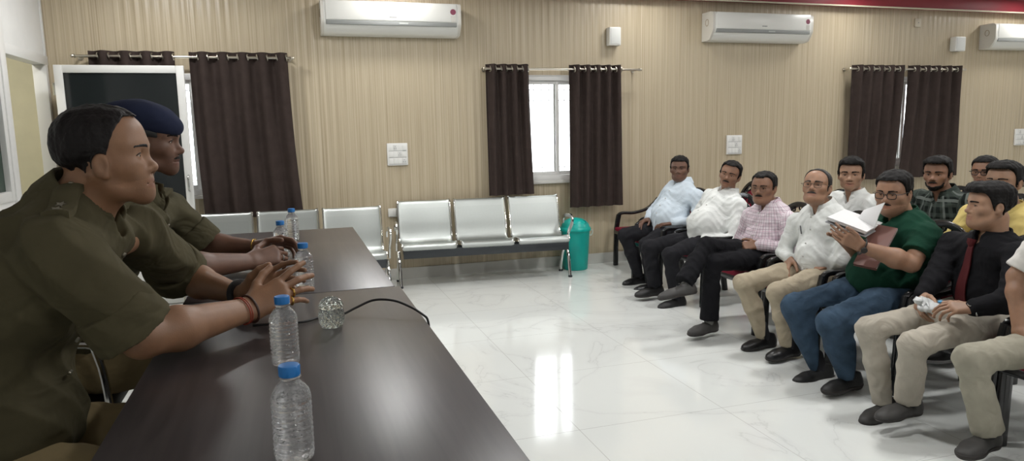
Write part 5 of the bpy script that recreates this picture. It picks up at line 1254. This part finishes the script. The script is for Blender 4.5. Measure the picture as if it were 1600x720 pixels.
# ---------------------------------------------------------------- officers behind the tables
UNI = cloth('olive_uniform_shirt', (.086, .075, .042), .5, var=.10); UNT = cloth('khaki_uniform_trousers', (.26, .20, .105), .5); CAPB = cloth('navy_beret', (.024, .030, .062), .15, .9)
UNI2 = cloth('olive_uniform_shirt_darker', (.080, .071, .040), .5, var=.10)  # slightly darker olive for the shirt of the officer in the beret
yA = 1.74
sA = dict(F=(1, 0), hip=A(-.80, yA, .745), floor=DZ, nk=W(128, 316, y=yA), hc=W(163, 246, y=yA - .01), hf=(1, -.03, .03), hs=.985, hdep=.91, nose=.9, vee=.06, ear=(.018, -.008), skin=skin('officer', (.30, .158, .088)), shirt=UNI, trousers=UNT, shoes=SH_BLK, sleeve='rolled', slen=.88, slv=.062, belly=.12, hem=-.04, h=.003, hcl=.005, hh=.0025, fine=True, crease=.012, cfreq=30.,
  sh={'R': W(92, 392, y=yA - .19), 'L': W(205, 352, y=yA + .19)}, el={'R': W(222, 528, z=1.035), 'L': W(285, 432, z=1.04)}, wr={'R': W(392, 482, z=1.03), 'L': W(382, 462, z=1.02)}, arm=1.12, neck=.062, T=dict(hip=(.19, .14), waist=(.185, .135), chest=(.185, .13), upper=(.15, .09)),
  hands={'R': dict(d=(.84, .32, .32), n=(-.15, -.85, .5), curls=((-.1, .25, .2), (.15, .3, .2), (.25, .35, .25), (.3, .4, .3)), spread=.09, thumb=(.8, .75, -.1), tcurl=.25, thick=1.12), 'L': dict(d=(.80, .05, .40), n=(.05, .85, .5), curls=(.3, .35, .4, .45), spread=.08)},
  kn={'R': A(-.33, yA - .14, .73), 'L': A(-.33, yA + .14, .73)}, an={'R': A(-.33, yA - .14, DZ + .1), 'L': A(-.33, yA + .14, DZ + .1)},
  hair_mat=plain('thin_dark_hair', (.010, .008, .008), .5, spec=.25, bump=.4, bscale=150), hair_th=.0065, hairline=.087, recede=.0, fat=.0, open=1, seat_z=.672, thigh=.09, stubble=.28, brow_t=.0019, brow=.0032, cut_seat=1)
A_, IA = person('officer in olive uniform nearest the camera, bare head in profile, hands spread', sA)
yB = 2.52
sB = dict(F=(1, 0), hip=A(-.78, yB, .745), floor=DZ, nk=W(216, 298, y=yB), hc=W(227, 219, y=yB), hf=(1, -.10, -.10), vee=.06, hs=1.0, skin=skin('officer_dark', (.18, .09, .058)), shirt=UNI2, trousers=UNT, shoes=SH_BLK, sleeve='rolled', slen=.92, slv=.062, belly=.09, hem=-.04, h=.0035, hcl=.006, fine=True, crease=.011, cfreq=32.,
  sh={'R': W(212, 352, y=yB - .19), 'L': W(262, 325, y=yB + .19)}, el={'R': W(272, 420, z=1.045), 'L': W(318, 384, y=2.74)}, wr={'R': W(394, 408, z=1.03), 'L': W(405, 386, y=2.66)}, arm=1.05,
  hands={'R': dict(d=(.88, .40, .12), n=(.1, -.75, .65), curls=(.55, .6, .6, .6)), 'L': dict(d=(.9, -.15, .18), n=(.1, .6, .8), curls=(.5, .55, .6, .6))},
  kn={'R': A(-.33, yB - .13, .73), 'L': A(-.33, yB + .13, .73)}, an={'R': A(-.33, yB - .13, DZ + .1), 'L': A(-.33, yB + .13, DZ + .1)},
  hair_mat=HAIR, hair_th=.003, hairline=.045, brow_t=.0019, brow=.0032, moustache=.0002, seat_z=.672, stubble=.3)
B_, IB = person('officer in olive uniform wearing a navy beret, hands clasped on the far table', sB)

M_BADGE = plain('badge_metal', (.45, .42, .34), .35, 1.); M_RIBW = plain('ribbon_white', (.6, .6, .58), .7); M_RIBR = plain('ribbon_red', (.35, .03, .04), .7); M_RIBB = plain('ribbon_blue', (.03, .05, .25), .7)
for t_, I_ in ((A_, IA), (B_, IB)):
    for k in 'RL': epaulette(t_, I_, k, UNI, M_BADGE, 2)
    chest_bar(t_, I_, .075, .13, .045, .011, [(M_RIBR, -1, -.35), (M_RIBW, -.35, .3), (M_RIBB, .3, 1)])
    chest_bar(t_, I_, -.075, .12, .04, .014, [(plain('name_plate', (.015, .015, .016), .3), -1, 1)], 'name_plate')
    add_buttons(t_, I_, M_BADGE, .06, .34, 5, .006)
hA, hB = sA['hands'], sB['hands']
add_watch(A_, IA, 'L', hA['L'], M_BAND, M_BAND, .95, (.037, .029), (.003, .011), .019)
wrist_ring('wrist_thread', A_, IA, 'R', .90, (.0355, .0275), .0016, plain('red_thread', (.34, .05, .025), .8), None, hA['R'])
wrist_ring('wrist_thread', A_, IA, 'R', .925, (.0345, .0265), .0014, plain('red_thread', (.34, .05, .025), .8), None, hA['R'])
wrist_ring('bracelet', A_, IA, 'R', .985, (.036, .027), .003, plain('dark_bracelet', (.05, .02, .012), .4), None, hA['R'])
finger_ring(A_, IA, 'R', 2, M_GOLD); finger_ring(A_, IA, 'R', 3, M_GOLD); finger_ring(B_, IB, 'R', 2, M_SILVER)
wrist_ring('bracelet', B_, IB, 'L', .93, (.034, .026), .0025, M_GOLD, None, hB['L'])
beret(B_, IB, sB, CAPB, M_BAND)
# the officers' chairs: black padded seat on a chrome frame
def office_chair(x, y, lab):
    t = thing('visitor_chair', lab, 'chair', (x, y, DZ), group='officers chairs'); pad = plain('black_leatherette', (.012, .012, .013), .4, bump=.2, bscale=90)
    MB().box((-.24, -.24, .385), (.23, .24, .448), .022, 4).build('seat', pad, t)
    m = MB(); m.box((-.03, -.23, .56), (.03, .23, .98), .025, 4, R=Matrix.Translation((-.25, 0, 0)) @ Matrix.Rotation(-.10, 4, 'Y')); m.build('backrest', pad, t)
    for sy in (-1, 1):
        m = MB(); m.tube(smooth_path([(-.26, sy * .275, .012), (.20, sy * .275, .012), (.25, sy * .275, .04), (.24, sy * .275, .40), (.22, sy * .275, .60), (.17, sy * .275, .645), (-.10, sy * .275, .64), (-.27, sy * .265, .63), (-.325, sy * .20, .70)], 5), .011, 10); m.build('side_frame', M_CHROME, t)
        MB().box((-.13, sy * .275 - .024, .652), (.16, sy * .275 + .024, .676), .008).build('armrest', pad, t)
        m = MB(); m.tube([(.22, sy * .275, .37), (-.24, sy * .275, .37)], .010, 8); m.build('seat_rail', M_CHROME, t)
    m = MB(); m.tube([(.1, -.275, .37), (.1, .275, .37)], .010, 8); m.build('cross_bar', M_CHROME, t)
    m = MB(); m.tube([(-.15, -.275, .37), (-.15, .275, .37)], .010, 8); m.build('cross_bar', M_CHROME, t)
    return t
office_chair(-.80, yA, 'black and chrome chair under the bare-headed officer'); office_chair(-.78, yB, 'black and chrome chair under the officer in the beret')
# ---------------------------------------------------------------- what the men hold
def slab(m, q, th, bev=0, mi=0):
    q = [np.array(p) for p in q]; n = nv(np.cross(q[1] - q[0], q[3] - q[0])); a = [m.bm.verts.new(p) for p in q]; b = [m.bm.verts.new(p - n * th) for p in q]
    for i in range(4): m.bm.faces.new((a[i], a[(i + 1) % 4], b[(i + 1) % 4], b[i])).material_index = mi
    m.bm.faces.new(a[::-1]).material_index = mi; m.bm.faces.new(b).material_index = mi; return m
M_PAPER = plain('paper', (.80, .80, .80), .7); M_COVER = plain('grey_cover', (.30, .30, .31), .6); M_FOLD = plain('brown_folder', (.17, .075, .060), .45)
a_, b_, c_, d_ = W(1352, 371, y=2.98), W(1289, 347, y=3.06), W(1317, 334, y=3.20), W(1378, 356, y=3.12)
bk = thing('open_book', 'open white-paged book held by the heavy man in green', 'book', tuple((a_ + c_) / 2 - A(0, 0, .03))); o_ = np.array(bk.location)
up_ = A(0, 0, .016)
m = MB(); slab(m, [p - o_ + up_ * .0 for p in (a_, b_, c_, d_)], .004); m.build('cover', M_COVER, bk)
m = MB(); slab(m, [lerp(p, (a_ + b_ + c_ + d_) / 4, .03) - o_ + up_ for p in (a_, b_, c_, d_)], .016); m.build('page_block', M_PAPER, bk)
e_, f_, g_, h_ = W(1339, 348, y=3.13), W(1350, 328, y=3.10), W(1383, 316, y=2.98), W(1366, 359, y=3.04)
n_ = nv(np.cross(h_ - e_, f_ - e_)); n_ = n_ if n_[1] < 0 else -n_
m = MB(); nu = 8
def pg(off):
    def f(u, v):
        p = lerp(lerp(e_, h_, u), lerp(f_, g_, u), v); return Vector(p + n_ * (off + .012 * math.sin(PI * v)) - o_)
    return f
m.grid(pg(.003), 8, 6); m.grid(pg(-.003), 8, 6); vs = list(m.bm.verts); ix = lambda i, j, s_: vs[s_ * 63 + i * 7 + j]
for i in range(8):
    for j in (0, 6): m.bm.faces.new((ix(i, j, 0), ix(i + 1, j, 0), ix(i + 1, j, 1), ix(i, j, 1)))
for j in range(6):
    for i in (0, 8): m.bm.faces.new((ix(i, j, 0), ix(i, j + 1, 0), ix(i, j + 1, 1), ix(i, j, 1)))
m.build('raised_page', M_PAPER, bk)
q = [W(1333, 413, y=3.05), W(1369, 421, y=2.95), W(1403, 358, y=2.98), W(1366, 351, y=3.10)]
fd = thing('folder', 'brown folder held upright against the green polo', 'folder', tuple(sum(q) / 4)); o_ = np.array(fd.location)
n_ = nv(np.cross(q[1] - q[0], q[3] - q[0])); n_ = n_ if n_[1] < 0 else -n_
def sl(off, th, ins):
    c = sum(q) / 4; m = MB(); Q = [lerp(p, c, ins) + n_ * off - o_ for p in q]
    slab(m, Q, th); return m
sl(.010, .003, 0).build('front_cover', M_FOLD, fd); sl(-.010, .003, 0).build('back_cover', M_FOLD, fd)
c = sum(q) / 4; m = MB(); slab(m, [lerp(p, c, .03) + nv(q[3] - q[0]) * .006 + n_ * .006 - o_ for p in q], .015); m.build('paper_stack', M_PAPER, fd)
# crumpled clear-white wrapper in the hands of the man with the tie
pc = W(1452, 480, y=2.56); F = Field(pc - .1, pc + .1, .004)
F.op(ell((0, 0, 0), (.055, .045, .026)), Fr(pc, np.stack([nv((1, -.4, .1)), nv((.4, 1, 0)), nv((-.1, 0, 1))]))); F.op(ell((0, 0, 0), (.04, .03, .018)), Fr(pc + A(-.02, .03, .03), np.eye(3)), .02)
x, y, z = F.coords(); F.D = (F.D + (np.abs(np.sin(90 * (x + .6 * y) + 3 * np.sin(70 * z))) + np.abs(np.sin(110 * (y - .5 * z) + 2 * np.sin(60 * x)))) * .006 - .006).astype(np.float32)
V, Q = F.mesh('w'); M_WRAP = plain('white_wrapper', (.62, .64, .64), .25); pk = thing('plastic_wrapper', 'crumpled white plastic wrapper in the hands of the man with the tie', 'wrapper', tuple(pc)); obj_np('wrapper_film', V - pc, Q, M_WRAP, pk)
F = Field(pc - .06, pc + .08, .003); F.op(ell((0, 0, 0), (.014, .011, .008)), Fr(pc + A(.045, -.02, .028), np.eye(3))); V, Q = F.mesh('l'); obj_np('blue_label', V - pc, Q, plain('blue_print', (.10, .35, .60), .4), pk)
# ---------------------------------------------------------------- light: round ceiling lamps, daylight at the windows
M_LAMP, _n, _l, _b = new_mat('lamp_diffuser'); _b.inputs['Emission Color'].default_value = (1, .97, .92, 1); _b.inputs['Emission Strength'].default_value = 4.; _b.inputs['Base Color'].default_value = (.8, .8, .8, 1)
def downlight(x, y, e, lab, z=CZ, col=(1, .992, .978)):
    t = thing('ceiling_lamp', lab, 'lamp', (x, y, z), group='round ceiling lamps')
    m = MB(); m.lathe([(.135, -.012), (.15, -.008), (.152, 0), (.13, 0)], 32, cap=False); m.build('ring', M_ALU, t)
    m = MB(); m.lathe([(.13, -.008), (.13, -.004)], 32); m.build('diffuser', M_LAMP, t)
    l = bpy.data.lights.new('lamp_light', 'AREA'); l.shape = 'DISK'; l.size = .26; l.energy = e; l.color = col
    o = bpy.data.objects.new('lamp_light', l); C.objects.link(o); o.parent = t; o.location = (0, 0, -.02)
LE = 24.
for x, y, e in ((-.95, 5.85, .8), (1.0, 6.38, .35), (3.6, 6.38, .3), (6.2, 6.38, .3), (8.8, 6.38, .3), (1.0, 4.85, 1.0), (3.6, 4.85, .9), (6.2, 4.85, .7), (8.8, 4.85, .7), (1.6, 2.9, .9), (3.6, 2.9, .8), (6.2, 2.9, .6), (8.8, 2.9, .6), (3.2, .8, 1.0), (6.2, .8, .6), (1.6, -1.2, .6), (5.2, -1.2, .6), (-.9, -1.2, .3)):
    downlight(x, y, LE * e, 'round ceiling lamp of the lamp grid, out of the picture')
downlight(LX - .8, 6.2, 16, 'round ceiling lamp in the passage behind the door opening', 2.7, (1, .96, .88))
wd = bpy.data.worlds.new('sky'); bpy.context.scene.world = wd; wd.use_nodes = True
N, L = wd.node_tree.nodes, wd.node_tree.links
N['Background'].inputs[0].default_value = (.93, .97, 1., 1); N['Background'].inputs[1].default_value = 7.5
for i, (a, b, z0, z1) in enumerate(WIN):                             # daylight portals in the window openings
    l = bpy.data.lights.new('window_portal', 'AREA'); l.shape = 'RECTANGLE'; l.size = b - a; l.size_y = z1 - z0; l.cycles.is_portal = True
    o = bpy.data.objects.new('window_portal', l); C.objects.link(o); o.location = ((a + b) / 2, WY + .17, (z0 + z1) / 2); o.rotation_euler = (-PI / 2, 0, 0)
vs = bpy.context.scene.view_settings; vs.view_transform = 'Standard'; vs.look = 'None'; vs.exposure = .08; vs.gamma = 1.
vs.use_curve_mapping = False
